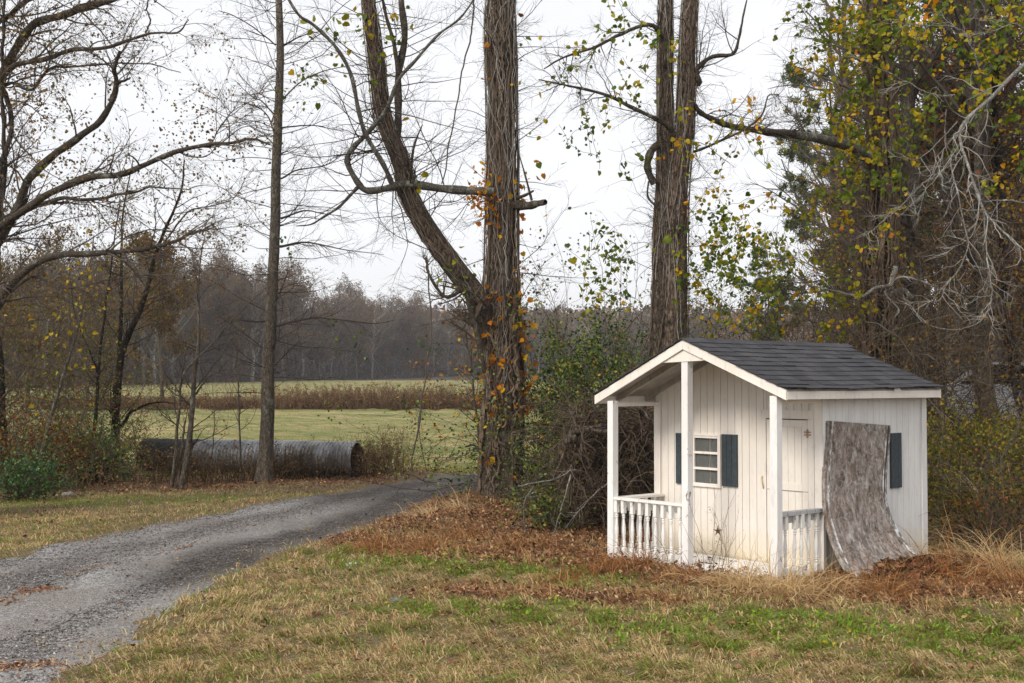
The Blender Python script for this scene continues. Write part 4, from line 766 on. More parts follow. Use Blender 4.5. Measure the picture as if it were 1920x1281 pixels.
# -- slender pole tree left of the drive
b0 = gnd(497, 906); b0[2] = h(b0[0], b0[1])
TC = thing('slender_tree', 'slender straight grey trunk with fine level twigs in front of the pipe', 'tree', b0)
pc = limb([(495, 912), (500, 840), (503, 780), (503, 700), (506, 640), (510, 560), (513, 480), (516, 400), (517, 330), (520, 260), (522, 200), (526, 100), (523, 0), (521, -90), (520, -320)], b0[1], .14, .05, 60)
pc[1][:] = np.interp(np.linspace(0, 1, 60), [0, .05, .2, .45, .7, 1], [.15, .118, .105, .082, .068, .045])
mb = MB(); fat(mb, *pc, 18, 150, .06, 9, .2, 7); mb.build('trunk', M['bark_grey'], TC, smooth=True)
bC = [limb(p, b0[1], r, .005, 20, .004, d) for p, r, d in (
    ([(520, 612), (545, 604), (590, 596), (640, 600), (700, 607), (740, 600)], .022, -.5), ([(525, 462), (560, 455), (600, 458), (650, 470), (720, 478)], .020, -.4), ([(527, 335), (560, 318), (610, 310), (650, 285)], .018, .5),
    ([(512, 600), (480, 604), (440, 600), (400, 612)], .015, -.4), ([(527, 410), (570, 395), (600, 400), (640, 405)], .018, -.5), ([(525, 90), (545, 78), (570, 66), (600, 60)], .02, .4), ([(517, 85), (480, 55), (440, 30), (410, 20)], .012, -.4),
    ([(515, 215), (490, 190), (470, 180), (440, 150)], .014, .4), ([(530, 185), (570, 150), (620, 130), (680, 120)], .015, .3), ([(516, 255), (500, 215), (470, 195), (430, 190)], .013, -.3), ([(510, 690), (540, 660), (560, 640)], .012, -.3), ([(528, 240), (580, 235), (640, 245)], .015, .3))]
PC, RC = stack([pc]); bp, br = stack(bC)
ga = level_twigs(PC[:, 6:], RC[:, 6:], 90, 1.5, r=.005, up=.03, n2=5, n3=4, flat=.8); gb = twigs([dict(n=120, t0=.1, t1=1, ang=.7, L=.7, wob=.15, K=7, flat=.4, rmin=.003, rmax=.006), dict(n=600, t0=.1, t1=1, ang=.7, L=.28, wob=.15, K=5, rmin=.0018, rmax=.003)], bp, br)
mb = MB(); emit(mb, [(bp, br)], (6,)); emit(mb, ga, (4, 3, 3)); emit(mb, gb, (3, 3)); mb.build('branches', M['twig_dark'], TC)
mb = MB(); px_leaves(mb, [(560, 445, 16, 16, 10), (700, 620, 6, 20, 10), (570, 100, 10, 20, 20), (525, 175, 14, 6, 10), (590, 160, 16, 30, 30)], b0[1] - .2, (.05, .10), (.0, .4)); mb.build('leaves', M['leaf_vine'], TC)

# -- large spreading tree whose trunk stands just left of the frame
YD = 15.0; bd = at(-95, 930, YD); bd[2] = h(bd[0], bd[1])
TD = thing('spreading_tree', 'large spreading tree at the left edge with long arching mossy limbs', 'tree', bd)
tD = limb([(-95, 960), (-88, 800), (-80, 650), (-70, 560), (-75, 470), (-60, 300), (-50, 150), (-60, 0), (-70, -200), (-60, -420)], YD, .34, .10, 50)
mb = MB(); fat(mb, *tD, 22, 100, .06, 12, .3, 7); mb.build('trunk', M['bark_dark'], TD, smooth=True)
d_ = [limb(p, YD, r0 * .62, r1 * .6, 40, .006, dd) for p, r0, r1, dd in (
    ([(-80, 520), (-30, 478), (0, 445), (37, 385), (52, 337), (103, 290), (145, 258), (187, 225), (211, 187), (218, 150), (213, 127), (225, 98)], .11, .035, -.9),
    ([(205, 190), (222, 158), (246, 146)], .035, .02, -.1), ([(-80, 500), (-40, 455), (0, 425), (47, 394), (94, 361), (164, 335), (225, 328), (272, 309), (328, 286), (384, 272), (431, 269), (469, 260), (506, 272)], .095, .018, -2.2),
    ([(-85, 700), (-30, 610), (0, 565), (23, 530), (70, 492), (122, 478), (187, 475), (262, 468), (328, 452), (361, 436), (389, 431), (415, 420)], .11, .006, -1.6),
    ([(-60, 270), (-20, 190), (8, 135), (37, 80), (66, 44), (117, 30), (155, 14), (206, 0), (260, -30)], .10, .06, -.6),
    ([(-60, 230), (-20, 175), (0, 150), (28, 122), (84, 112), (131, 94), (197, 89), (244, 75), (281, 63), (333, 61), (351, 40)], .07, .012, -1.4),
    ([(-55, 120), (0, 160), (18, 202), (21, 248), (5, 300), (-5, 328), (-60, 420)], .05, .05, -.3),
    ([(-70, 450), (40, 395), (112, 373), (164, 375), (220, 366), (262, 358), (290, 351), (361, 356)], .05, .010, -1.6),
    ([(-60, 250), (-10, 180), (20, 155), (60, 170), (90, 130), (130, 125), (190, 120), (230, 118), (290, 122), (340, 135)], .04, .008, -1.),
    ([(-70, 600), (0, 565), (60, 520), (120, 540), (180, 530), (240, 520), (330, 515)], .035, .008, -1.2),
    ([(273, 62), (282, 40), (275, 15), (280, -10)], .02, .01, -.1), ([(-50, 60), (0, 40), (40, 10), (80, -30)], .07, .04, -.5), ([(0, 400), (10, 300), (4, 150), (8, 0)], .05, .03, -.4),
    ([(395, 272), (418, 230), (450, 200), (500, 180)], .012, .005, -.2), ([(300, 466), (350, 400), (380, 390), (425, 380), (440, 370)], .02, .006, -.2))]
for P, R in d_: mb = MB(); mb.tubes(P[None], (R * (1 + .1 * np.sin(np.arange(len(R)) * 1.3)))[None], 9); mb.build('limb', M['bark_limb'], TD, smooth=True)
PD, RD = stack(d_); gD = twigs([dict(n=210, t0=.12, t1=1, ang=.75, L=1.25, wob=.15, K=9, flat=.25, rr=.4, rmin=.005, rmax=.012, lt=.4), dict(n=1300, t0=.08, t1=1, ang=.75, L=.5, wob=.17, K=6, rmin=.0028, rmax=.005), dict(n=5200, t0=.1, t1=1, ang=.7, L=.2, K=5, wob=.18, rmin=.0018, rmax=.0026)], PD, RD)
mb = MB(); emit(mb, gD, (5, 3, 3)); mb.build('twigs', M['twig_grey'], TD)
mb = MB(); C = on(gD[2][0], 4600, .2, 1, .03); C = C[C[:, 2] < 8]; mb.leaves(C, rng.uniform(.02, .05, len(C)), rng.uniform(0, 1, len(C)), .4, .6)
px_leaves(mb, [(70, 190, 260, 30, 35), (130, 300, 160, 40, 30), (40, 60, 260, 50, 40), (220, 350, 120, 60, 25), (350, 230, 110, 40, 30), (390, 250, 90, 30, 30)], YD - .8, (.02, .055), (0, 1)); mb.build('leaves', M['leaf_brown'], TD)

# -- saplings under it
def sapling(name, label, stems, Y, mb_, mt, tm, n1, L1, lv=0, lm=None, ls=(.03, .06), rnd=(0, 1), lt_=(.1, 1), n2=5, L2=.35):
    bs = stems[0][0][0]; bp_ = gnd(*bs) if Y is None else at(bs[0], bs[1], Y); bp_[2] = h(bp_[0], bp_[1]); T_ = thing(name, label, 'tree', bp_); Yb = bp_[1]
    ls_ = [limb(p, Yb + (d[0] if isinstance(d, tuple) else 0), r0, r1, 40, .007, d[1] if isinstance(d, tuple) else d) for p, r0, r1, d in stems]; P_, R_2 = stack(ls_)
    m1 = MB(); m1.tubes(P_, R_2 * (1 + .08 * np.sin(np.arange(40) * 1.9))[None], 8); m1.build('stem' if len(ls_) < 2 else 'stems', M[mt], T_, smooth=True)
    gg = twigs([dict(n=n1, t0=lt_[0], t1=lt_[1], ang=.85, L=L1, wob=.14, K=8, flat=.1, rr=.4, rmin=.003, rmax=.010, trop=(0, 0, .02)), dict(n=n1 * n2, t0=.1, t1=1, ang=.75, L=L2, wob=.17, rmin=.002, rmax=.004), dict(n=n1 * n2 * 4, t0=.1, t1=1, ang=.7, L=L2 * .42, wob=.17, K=4, rmin=.0014, rmax=.002)], P_, R_2)
    m2 = MB(); emit(m2, gg, (4, 3, 3)); m2.build('twigs', M[tm], T_)
    if lv: C = on(gg[2][0], lv, .2, 1, .04); m3 = MB(); m3.leaves(C, rng.uniform(*ls, len(C)), rng.uniform(*rnd, len(C)), .4, .7); m3.build('leaves', M[lm], T_)
    return T_, gg
sapling('young_tree', 'dark vine covered young tree with a crooked stem left of the pipe', [([(213, 893), (216, 800), (221, 720), (232, 650), (258, 590), (276, 540), (290, 480), (310, 430), (340, 360), (345, 300)], .085, .012, -.3), ([(224, 700), (226, 620), (228, 540), (228, 480), (230, 400), (250, 300)], .045, .010, .3), ([(228, 800), (250, 770), (290, 755), (330, 757)], .035, .008, -.3)], None, None, 'bark_dark', 'twig_dark', 60, 1.3, 800, 'leaf_brown')
sapling('young_tree', 'pale multi stemmed sapling in front of the dark end of the pipe', [([(340, 914), (352, 850), (360, 760), (366, 690), (374, 640), (372, 560), (378, 470), (385, 440)], .055, .003, -.2), ([(322, 914), (330, 830), (337, 760), (345, 700), (400, 640), (445, 590), (505, 535)], .03, .006, -.5), ([(331, 914), (342, 840), (346, 790)], .03, .015, .1), ([(366, 740), (400, 700), (460, 690), (520, 680)], .018, .004, -.4), ([(358, 760), (330, 740), (310, 720), (295, 700)], .014, .004, -.2)], None, None, 'bark_grey', 'twig_dark', 46, 1.0, 60, 'leaf_brown')
sapling('young_tree', 'thin dark sapling beside the green bush at left', [([(176, 905), (178, 800), (184, 700), (190, 640), (200, 560), (215, 450), (225, 380)], .035, .008, 0.), ([(184, 700), (165, 650), (140, 590), (130, 500)], .018, .006, 0.)], None, None, 'bark_dark', 'twig_dark', 40, .9, 500, 'leaf_olive')
sapling('young_tree', 'thin leaning sapling with last yellow leaves near the left edge', [([(60, 920), (90, 800), (120, 700), (150, 600), (165, 520), (175, 440)], .035, .008, 0.), ([(5, 745), (80, 660), (150, 580), (190, 520)], .012, .006, -.3)], None, None, 'bark_grey', 'twig_grey', 40, 1.0, 90, 'leaf_vine', (.06, .11), (.5, .75))
sapling('young_tree', 'dark stem with dense brown twigs at the far left edge', [([(8, 905), (6, 800), (2, 700), (-6, 600), (-4, 480), (4, 300)], .07, .03, 0.)], None, None, 'bark_dark', 'twig_brown', 60, 1.4, 1200, 'leaf_brown')
sapling('young_tree', 'slim sapling with fan of fine twigs behind the pipe tree', [([(452, 905), (449, 800), (446, 700), (440, 620), (430, 560)], .018, .005, 0.), ([(396, 912), (398, 840), (402, 780), (398, 720)], .014, .004, 0.)], None, None, 'bark_grey', 'twig_brown', 30, .7, 60, 'leaf_rust')
sapling('young_tree', 'slim bare sapling with orange leaves left of the forked tree', [([(905, 905), (896, 800), (884, 700), (872, 620), (850, 560)], .03, .006, 0.), ([(800, 885), (785, 800), (800, 700)], .008, .004, 0.)], None, None, 'bark_grey', 'twig_brown', 46, .9, 170, 'leaf_orange', (.04, .08))

# -- ivy tower and pale branched tree at right
YE = 18.0; be = at(1655, 800, YE); be[2] = h(be[0], be[1])
TE = thing('ivy_covered_tree', 'broad dark trunk smothered in creeper and yellow green leaves right of the playhouse', 'tree', be)
tE = limb([(1650, 960), (1650, 800), (1652, 640), (1648, 520), (1655, 400), (1655, 280), (1650, 160), (1640, 50), (1645, -60), (1650, -350)], YE, .22, .14, 60)
mb = MB(); fat(mb, *tE, 20, 120, .08, 21, .2, 7); mb.build('trunk', M['bark_dark'], TE, smooth=True)
le = [limb([(1640, 300), (1592, 274), (1541, 261), (1491, 253), (1450, 250), (1420, 243)], YE - .2, .085, .045, 24, .005, -1.6), limb([(1660, 560), (1690, 545), (1710, 560)], YE - .2, .06, .04, 10)]
for P, R in le: mb = MB(); mb.tubes(P[None], R[None], 9); mb.build('limb', M['bark_lichen'], TE, smooth=True)
VE = thing('climbing_vine', 'dense curtain of brown creeper with yellow green leaves on the ivy covered trunk', 'vine', be)
mb = MB(); v1, r1 = vines(mb, *tE, 170, 0, .95, (.006, .02), off=1.3); mb.build('stems', M['vine'], VE)
mb = MB(); h1 = spawn(v1, r1, 420, .05, 1, .9, 1.0, 10, .3, (0, 0, -.10), .5, .003, .006, .2, 0); h2 = spawn(*h1, 3000, .05, 1, .9, .35, 6, .3, (0, 0, -.08), .5, .0018, .003); h4 = spawn(v1, r1, 5200, 0, 1, 1.1, .3, 5, .35, (0, 0, -.12), .3, .0018, .003); emit(mb, (h1, h2, h4), (4, 3, 3)); mb.build('tendrils', M['twig_brown'], VE)
STR = MB(); mb = MB(); px_leaves(mb, [(1600, 120, 360, 40, 70), (1640, 40, 320, 60, 40), (1580, 60, 120, 30, 50), (1640, 260, 240, 30, 60), (1600, 330, 150, 36, 50), (1650, 420, 60, 30, 40), (1540, 480, 150, 50, 60), (1500, 400, 90, 50, 40), (1480, 560, 130, 60, 40), (1580, 560, 60, 40, 50), (1720, 250, 60, 40, 60), (1690, 20, 200, 30, 30), (1600, 220, 120, 30, 30)], YE - .6, (.06, .115), (.05, .70), .6, .6); mb.build('leaves', M['leaf_vine'], VE); tag(STR.build('shoots', M['twig_brown'], VE), kind='stuff'); STR = None

YF = 12.8; bf = at(2075, 1000, YF); bf[2] = h(bf[0], bf[1])
TF = thing('pale_branched_tree', 'tree with drooping pale grey bare branches hanging in from the right edge', 'tree', bf)
tF = limb([(2075, 1100), (2070, 800), (2060, 500), (2040, 300), (2010, 100), (2000, -100), (1990, -300)], YF, .16, .08, 40)
mb = MB(); fat(mb, *tF, 16, 90, .05, 31, .2, 6); mb.build('trunk', M['bark_pale'], TF, smooth=True)
fl_ = [limb(p, YF - .3, r0 * .5, r1 * .62, 34, .006, dd) for p, r0, r1, dd in (
    ([(2010, 60), (1960, 90), (1900, 140), (1850, 190), (1815, 222), (1800, 245), (1805, 275), (1812, 300), (1826, 345), (1848, 400), (1871, 426), (1907, 457), (1912, 492), (1887, 502)], .05, .008, -.9),
    ([(1795, 228), (1770, 255), (1740, 285), (1717, 297), (1690, 296), (1663, 294)], .014, .005, -.3), ([(1785, 299), (1760, 325), (1724, 350), (1678, 396), (1645, 425), (1618, 439)], .012, .005, -.4),
    ([(1785, 290), (1785, 320), (1795, 360), (1810, 431), (1812, 472), (1795, 510), (1775, 533), (1762, 562), (1745, 563)], .018, .006, -.4),
    ([(1832, 355), (1845, 400), (1849, 440), (1851, 487), (1858, 520), (1861, 548), (1855, 580), (1846, 599)], .018, .006, -.4),
    ([(1790, 178), (1765, 180), (1739, 173), (1700, 155), (1668, 137), (1640, 125), (1618, 112)], .016, .005, -.3), ([(1835, 125), (1820, 85), (1805, 56), (1760, 48), (1700, 45), (1680, 35)], .018, .005, -.2),
    ([(1920, 380), (1880, 375), (1850, 378), (1835, 370)], .018, .010, -.2), ([(1795, 300), (1775, 270), (1772, 235), (1775, 205)], .014, .010, -.2), ([(1860, 560), (1840, 600), (1800, 618), (1760, 615), (1725, 600)], .012, .005, -.2),
    ([(1826, 345), (1835, 380), (1830, 420), (1815, 450), (1790, 460)], .012, .005, -.2), ([(1795, 254), (1760, 290), (1750, 320), (1730, 370), (1722, 405), (1718, 400)], .010, .004, -.2), ([(1940, 60), (1880, 40), (1820, 34)], .02, .006, -.3))]
for P, R in fl_: mb = MB(); mb.tubes(P[None], R[None], 8); mb.build('limb', M['bark_pale'], TF, smooth=True)
PF, RF = stack(fl_); gF = twigs([dict(n=120, t0=.1, t1=1, ang=.75, L=.55, wob=.2, K=9, rr=.5, rmin=.003, rmax=.006, trop=(0, 0, -.03)), dict(n=420, t0=.1, t1=1, ang=.7, L=.25, wob=.2, K=6, rmin=.002, rmax=.003)], PF, RF); mb = MB(); emit(mb, gF, (4, 3)); mb.build('twigs', M['twig_pale'], TF)
mb = MB(); px_leaves(mb, [(1850, 60, 160, 50, 40), (1880, 150, 130, 40, 40), (1830, 170, 70, 30, 25), (1750, 20, 160, 50, 20), (1890, 20, 120, 30, 20), (1870, 330, 16, 15, 15), (1905, 270, 26, 10, 20)], YF + .8, (.05, .10), (.0, .75)); mb.build('leaves', M['leaf_vine'], TF)
kn = thing('broken_branch', 'short pale gnarled branch caught in the creeper beside the ivy covered trunk', 'branch', at(1672, 530, YE - 1.2)); kp = [limb(p, YE - 1.2, r0, r1, 20, .004, -.2) for p, r0, r1 in (([(1680, 500), (1672, 522), (1668, 535), (1640, 540), (1620, 555), (1597, 553), (1560, 545), (1500, 530)], .035, .006), ([(1668, 530), (1690, 520), (1720, 525), (1760, 540), (1800, 552), (1812, 575)], .02, .006), ([(1670, 540), (1660, 550), (1685, 580), (1678, 595)], .015, .006))]
mb = MB(); mb.tubes(*stack(kp), 7); g2 = twigs([dict(n=40, t0=.2, t1=1, ang=.8, L=.3, wob=.2, rmin=.003, rmax=.005)], *stack(kp)); emit(mb, g2, (3,)); mb.build('wood', M['bark_pale'], kn)

# -- woods behind the playhouse: five kinds of bare tree, copied
def wood_tree(nm, label, hgt, r, nt1, leafn, lm, mt, tm, seed, leafsz=(.05, .1)):
    global rng
    rng = np.random.default_rng(seed); T_ = thing(nm, label, 'tree', (0, 0, 0), 0, 'bare trees in the wood behind the playhouse')
    K = 30; z = np.linspace(-.2, hgt, K); w = np.cumsum(rng.normal(0, .05, (K, 2)), 0); P = np.stack([w[:, 0], w[:, 1], z], 1); R = r * (1 - np.linspace(0, 1, K) * .75)
    mb = MB(); fat(mb, P, R, 10, 40, .06, seed, .2, 5); mb.build('trunk', M[mt], T_, smooth=True)
    gg = twigs([dict(n=nt1, t0=.16, t1=.99, ang=.95, L=hgt * .26, wob=.13, K=9, flat=.0, rr=.4, rmin=.010, rmax=.04, trop=(0, 0, .04)), dict(n=nt1 * 7, t0=.1, t1=1, ang=.75, L=hgt * .10, wob=.17, K=6, rmin=.005, rmax=.010), dict(n=nt1 * 32, t0=.1, t1=1, ang=.7, L=hgt * .045, wob=.17, K=4, rmin=.0035, rmax=.004)], P[None], R[None])
    mb = MB(); emit(mb, gg, (5, 3, 3)); mb.build('branches', M[tm], T_)
    if leafn: C = on(gg[2][0], leafn, .2, 1, .1); mb = MB(); mb.leaves(C, rng.uniform(*leafsz, len(C)), rng.uniform(0, 1, len(C)), .4, .7); mb.build('leaves', M[lm], T_)
    return T_
GRP = 'trees in the wood behind the playhouse'
LBW = ['bare grey trunk with sparse twigs in the wood behind the playhouse', 'brown twiggy tree with golden brown leaves in the wood behind the playhouse', 'dark trunk with rusty leaves in the wood behind the playhouse', 'pale slim trunk in the wood behind the playhouse']
protos = [wood_tree('woodland_tree', LBW[0], 12, .15, 34, 0, None, 'bark_grey', 'twig_grey', 101), wood_tree('woodland_tree', LBW[1], 10, .11, 32, 2200, 'leaf_gold', 'bark_brown', 'twig_brown', 102),
          wood_tree('woodland_tree', LBW[2], 9, .10, 28, 1700, 'leaf_rust', 'bark_dark', 'twig_brown', 103), wood_tree('woodland_tree', LBW[3], 13, .10, 26, 0, None, 'bark_grey', 'twig_grey', 104)]
for p in protos: p['group'] = GRP
rng = np.random.default_rng(55); used = set()
spots = [(1725, 19.5, 0), (1850, 19.5, 0), (1872, 24, 0), (1790, 25, 0), (1900, 20, 2), (1800, 27, 3), (1575, 34, 0), (1620, 28, 0), (1690, 26, 1), (1760, 30, 2), (1830, 32, 1), (1930, 27, 1), (1960, 22, 0), (1590, 38, 0), (1665, 36, 2), (1800, 40, 2), (1880, 38, 1), (1960, 36, 2), (1755, 22, 3), (1705, 31, 2), (1910, 33, 1),
         (1700, 48, 1), (1860, 50, 2), (1940, 48, 1), (2010, 30, 2), (2020, 42, 1), (1990, 19, 1), (1820, 21.5, 2), (1590, 26, 1), (1895, 44, 2)]
for px, Y_, k in spots:
    X_ = (px - 960) / FPX * Y_; loc = (X_, Y_, float(h(np.array(X_), np.array(Y_)))); sc = rng.uniform(.85, 1.15); sc3 = sc * (1 if px > 1500 else .62)
    if k not in used: protos[k].location = loc; protos[k].scale = (sc3,) * 3; used.add(k)
    else: copy_tree(protos[k], loc, rng.uniform(0, 6.28), sc3)
# -- pines in the same wood
def pine(hgt, r, seed, n1, nl):
    global rng
    rng = np.random.default_rng(seed); T_ = thing('pine_tree', 'dark green pine standing in the wood behind the playhouse roof', 'tree', (0, 0, 0), 0, 'pines in the wood')
    K = 24; P = np.stack([np.cumsum(rng.normal(0, .03, K)), np.cumsum(rng.normal(0, .03, K)), np.linspace(-.2, hgt, K)], 1); R = r * (1 - np.linspace(0, 1, K) * .85); mb = MB(); fat(mb, P, R, 10, 40, .05, seed, .2, 5); mb.build('trunk', M['bark_brown'], T_, smooth=True)
    gg = twigs([dict(n=n1, t0=.38, t1=.99, ang=1.25, L=hgt * .24, wob=.1, K=8, rr=.35, rmin=.012, rmax=.04, trop=(0, 0, .03)), dict(n=n1 * 8, t0=.3, t1=1, ang=.7, L=hgt * .07, wob=.15, K=5, rmin=.006, rmax=.01)], P[None], R[None]); mb = MB(); emit(mb, gg, (5, 3)); mb.build('branches', M['twig_dark'], T_)
    C = on(gg[1][0], nl, .5, 1, .05); C = np.repeat(C, 9, 0) + rng.normal(0, .03, (nl * 9, 3)); mb = MB(); mb.leaves(C, rng.uniform(.13, .24, len(C)), rng.uniform(0, 1, len(C)), -.35, .13); mb.build('needles', M['needles'], T_); return T_
p1 = pine(11.5, .16, 201, 60, 2900); rng = np.random.default_rng(66)
for i, (px, Y_, sc, lab) in enumerate(((1560, 40, 1.0, 'dark green pine with rounded top above the playhouse ridge'), (1440, 52, .62, 'short dark green pine left of the rounded one, behind the yellow creeper'), (1890, 24, 1.0, 'dark green pine at the upper right behind the pale drooping branches'), (1610, 45, .9, 'dark pine half hidden behind the ivy covered trunk'), (1800, 34, .95, 'dark pine deep in the wood behind the bare trunks at right'))):
    X_ = (px - 960) / FPX * Y_; loc = (X_, Y_, float(h(np.array(X_), np.array(Y_))))
    if i == 0: p1.location = loc; p1.scale = (sc,) * 3; p1['label'] = lab
    else: copy_tree(p1, loc, rng.uniform(0, 6), sc, lab)

# ------------------------------------------------------------------ bushes and undergrowth
def arcs(n, cx, cy, rx, ry, z0, z1, L, K=10, wob=.25, trop=-.09, r=(.002, .006), vert=.6):
    P = np.empty((n, K, 3)); x = cx + rng.uniform(-rx, rx, n); y = cy + rng.uniform(-ry, ry, n); z = h(x, y) + rng.uniform(z0, z1, n) ; P[:, 0] = np.stack([x, y, z], 1)
    d = rng.normal(size=(n, 3)); d[:, 2] = np.abs(d[:, 2]) + vert; d /= np.linalg.norm(d, axis=1, keepdims=True); l = rng.uniform(.5, 1.3, n)[:, None] * L / (K - 1)
    for k in range(1, K): d = d + rng.normal(0, wob, (n, 3)) + np.array([0, 0, trop]); d /= np.linalg.norm(d, axis=1, keepdims=True); P[:, k] = P[:, k - 1] + d * l
    P[..., 2] = np.maximum(P[..., 2], h(P[..., 0], P[..., 1]) + .01)
    return P, rng.uniform(*r, n)[:, None] * np.linspace(1, .35, K)[None]
def bush(name, label, cat, c, rad, hgt, ns, nl, lm, ls=(.03, .05), rnd=(0, 1), tm='twig_brown', L=None, lowleaf=.1):
    bs = np.array([c[0], c[1], float(h(np.array(c[0]), np.array(c[1])))]); T_ = thing(name, label, cat, bs); A = arcs(ns, c[0], c[1], rad[0] * .45, rad[1] * .45, 0, .1, L or hgt * 1.35, 10, .27, -.05, (.003, .008), .55)
    b2 = spawn(*A, ns * 6, .15, 1, .8, hgt * .4, 6, .2, (0, 0, 0), .5, .0018, .004); mb = MB(); mb.tubes(*A, 4); mb.tubes(*b2, 3); mb.build('stems', M[tm], T_)
    n = nl; q = rng.normal(size=(n, 3)); q /= np.linalg.norm(q, axis=1, keepdims=True); rr2 = rng.uniform(.25, 1, (n, 1)) ** .5; C = on(b2[0], n // 2, .2, 1, .06); lump = 1 + .38 * np.sin(q[:, :1] * 7 + c[0] * 3) * np.cos(q[:, 2:] * 6 + c[1])
    C2 = bs + q * rr2 * lump * (rad[0], rad[1], hgt * .50) + (0, 0, hgt * .48); C = np.concatenate([C, C2[n // 2:]]); C = C[C[:, 2] > bs[2] + lowleaf * hgt * rng.uniform(0, 1, len(C))]
    mb = MB(); mb.leaves(C, rng.uniform(*ls, len(C)), rng.uniform(*rnd, len(C)), .2, .75); mb.build('leaves', M[lm], T_); return T_
def P2(px, Y_): return ((px - 960) / FPX * Y_, Y_)
bush('evergreen_bush', 'tall bush with small dark green leaves between the forked tree and the porch', 'bush', P2(1080, 16.4), (.62, .5), 2.35, 130, 15000, 'leaf_green', (.03, .06))
bush('evergreen_bush', 'loose twiggy bush with dark leaves behind the left roof edge', 'bush', P2(1135, 17.6), (.85, .6), 2.95, 150, 9000, 'leaf_green', (.03, .06))
bush('evergreen_bush', 'low leafy bush at the foot of the forked tree', 'bush', P2(1040, 15.2), (.38, .35), .7, 50, 2600, 'leaf_green', (.035, .055))
bush('evergreen_bush', 'low green patch of leaves in front of the brush pile', 'bush', P2(1035, 13.4), (.38, .35), .5, 40, 900, 'leaf_green')
bush('holly_bush', 'small blue green bush with glossy leaves at the lower left', 'bush', gnd(55, 940)[:2], (.50, .4), .68, 60, 2000, 'leaf_holly', (.03, .055))
bush('green_bush', 'wide leafy green bush beneath the young trees at left', 'bush', P2(140, 19.6), (.85, .55), .95, 110, 5200, 'leaf_holly', (.03, .05), (.2, 1))
bush('red_bush', 'rusty red leaved bush at the left behind the holly', 'bush', P2(75, 19.0), (.9, .5), 1.25, 80, 3000, 'leaf_rust', (.025, .055))
bush('red_bush', 'low red leaved bush at the right edge beside the brown grass', 'bush', P2(1885, 11.9), (.55, .5), .75, 60, 500, 'leaf_rust', (.02, .045))
for i, (px, Y_, rx, hh, n, lab) in enumerate(((1690 + 120, 14.6, 1.0, 1.2, 7500, 'olive green thicket bush right behind the playhouse corner'), (1900, 14.6, .9, 1.25, 7000, 'olive green thicket bush at the right edge below the parked vehicle'), (1850, 13.2, .8, .7, 2600, 'low olive bush in front of the thicket at right'))):
    bush('thicket_bush', lab, 'bush', P2(px, Y_), (rx, .6), hh, 90, n, 'leaf_olive', (.03, .05))
# tangled undergrowth: stuff
mb = MB(); ml = MB()
def tang(n, px0, px1, Y0, Y1, z1, L, r=(.0025, .007)):
    Yc, Yr = (Y0 + Y1) / 2, (Y1 - Y0) / 2; c0, c1 = P2(px0, Yc)[0], P2(px1, Yc)[0]; A = arcs(n, (c0 + c1) / 2, Yc, (c1 - c0) / 2, Yr, 0, z1, L, 10, .25, -.09, r); return A
for q in ((700, 1745, 1990, 12.8, 18, .45, .95), (900, 1480, 1800, 16.5, 24, 1.9, 2.0), (300, 1800, 2030, 16, 20, .5, 1.1), (420, 1480, 1790, 21, 30, 3.0, 2.8, (.004, .010)), (400, 1790, 2050, 25, 32, 3.5, 2.8, (.004, .010)), (700, 1200, 1560, 15.5, 20, 1.6, 1.9), (500, 1580, 1850, 15, 20, 3.5, 2.)):
    A = tang(*q); mb.tubes(*A, 3); C = on(A[0], int(q[0] * 5.), .1, 1, .08); ml.leaves(C, rng.uniform(.03, .06, len(C)), rng.uniform(0, 1, len(C)), .2, .75)
mg = MB()
for q in ((60, 1480, 1990, 14, 20, 2.5, 2.0, (.005, .010)), (40, 1300, 1600, 16, 20, 2.4, 2.0, (.004, .007)), (34, 1740, 1980, 12.6, 14.5, .8, 1.2, (.003, .006))): A = tang(*q); mg.tubes(*A, 4); B_ = spawn(*A, q[0] * 6, .1, 1, .8, .5, 6, .22, (0, 0, -.03), .5, .002, .004); mg.tubes(*B_, 3)
tag(mg.build('bramble_stems', M['twig_grey']), 'grey arching bramble stems among the brown tangle at right', 'brambles', kind='stuff')
tag(mb.build('undergrowth', M['twig_brown']), 'tangled brown briars and twigs filling the wood edge behind the playhouse', 'undergrowth', kind='stuff')
tag(ml.build('undergrowth_leaves', M['leaf_brown']), 'withered brown leaves hanging in the tangled wood edge', 'undergrowth leaves', kind='stuff')
mb = MB(); ml = MB()
for q in ((700, -60, 240, 18.2, 21.5, .6, .9), (500, -120, 230, 20, 25, 1.6, 1.7), (800, -160, 230, 19, 24, 3.0, 1.8), (110, 985, 1060, 14.2, 16.0, .1, .5)):
    A = tang(*q); mb.tubes(*A, 3); C = on(A[0], int(q[0] * 7.), .1, 1, .08); ml.leaves(C, rng.uniform(.03, .055, len(C)), rng.uniform(0, 1, len(C)), .2, .75)
tag(mb.build('undergrowth', M['twig_brown']), 'tangled brown twigs under the trees at left', 'undergrowth', kind='stuff'); tag(ml.build('undergrowth_leaves', M['leaf_olive']), 'olive and brown leaves in the tangle under the trees at left', 'undergrowth leaves', kind='stuff')
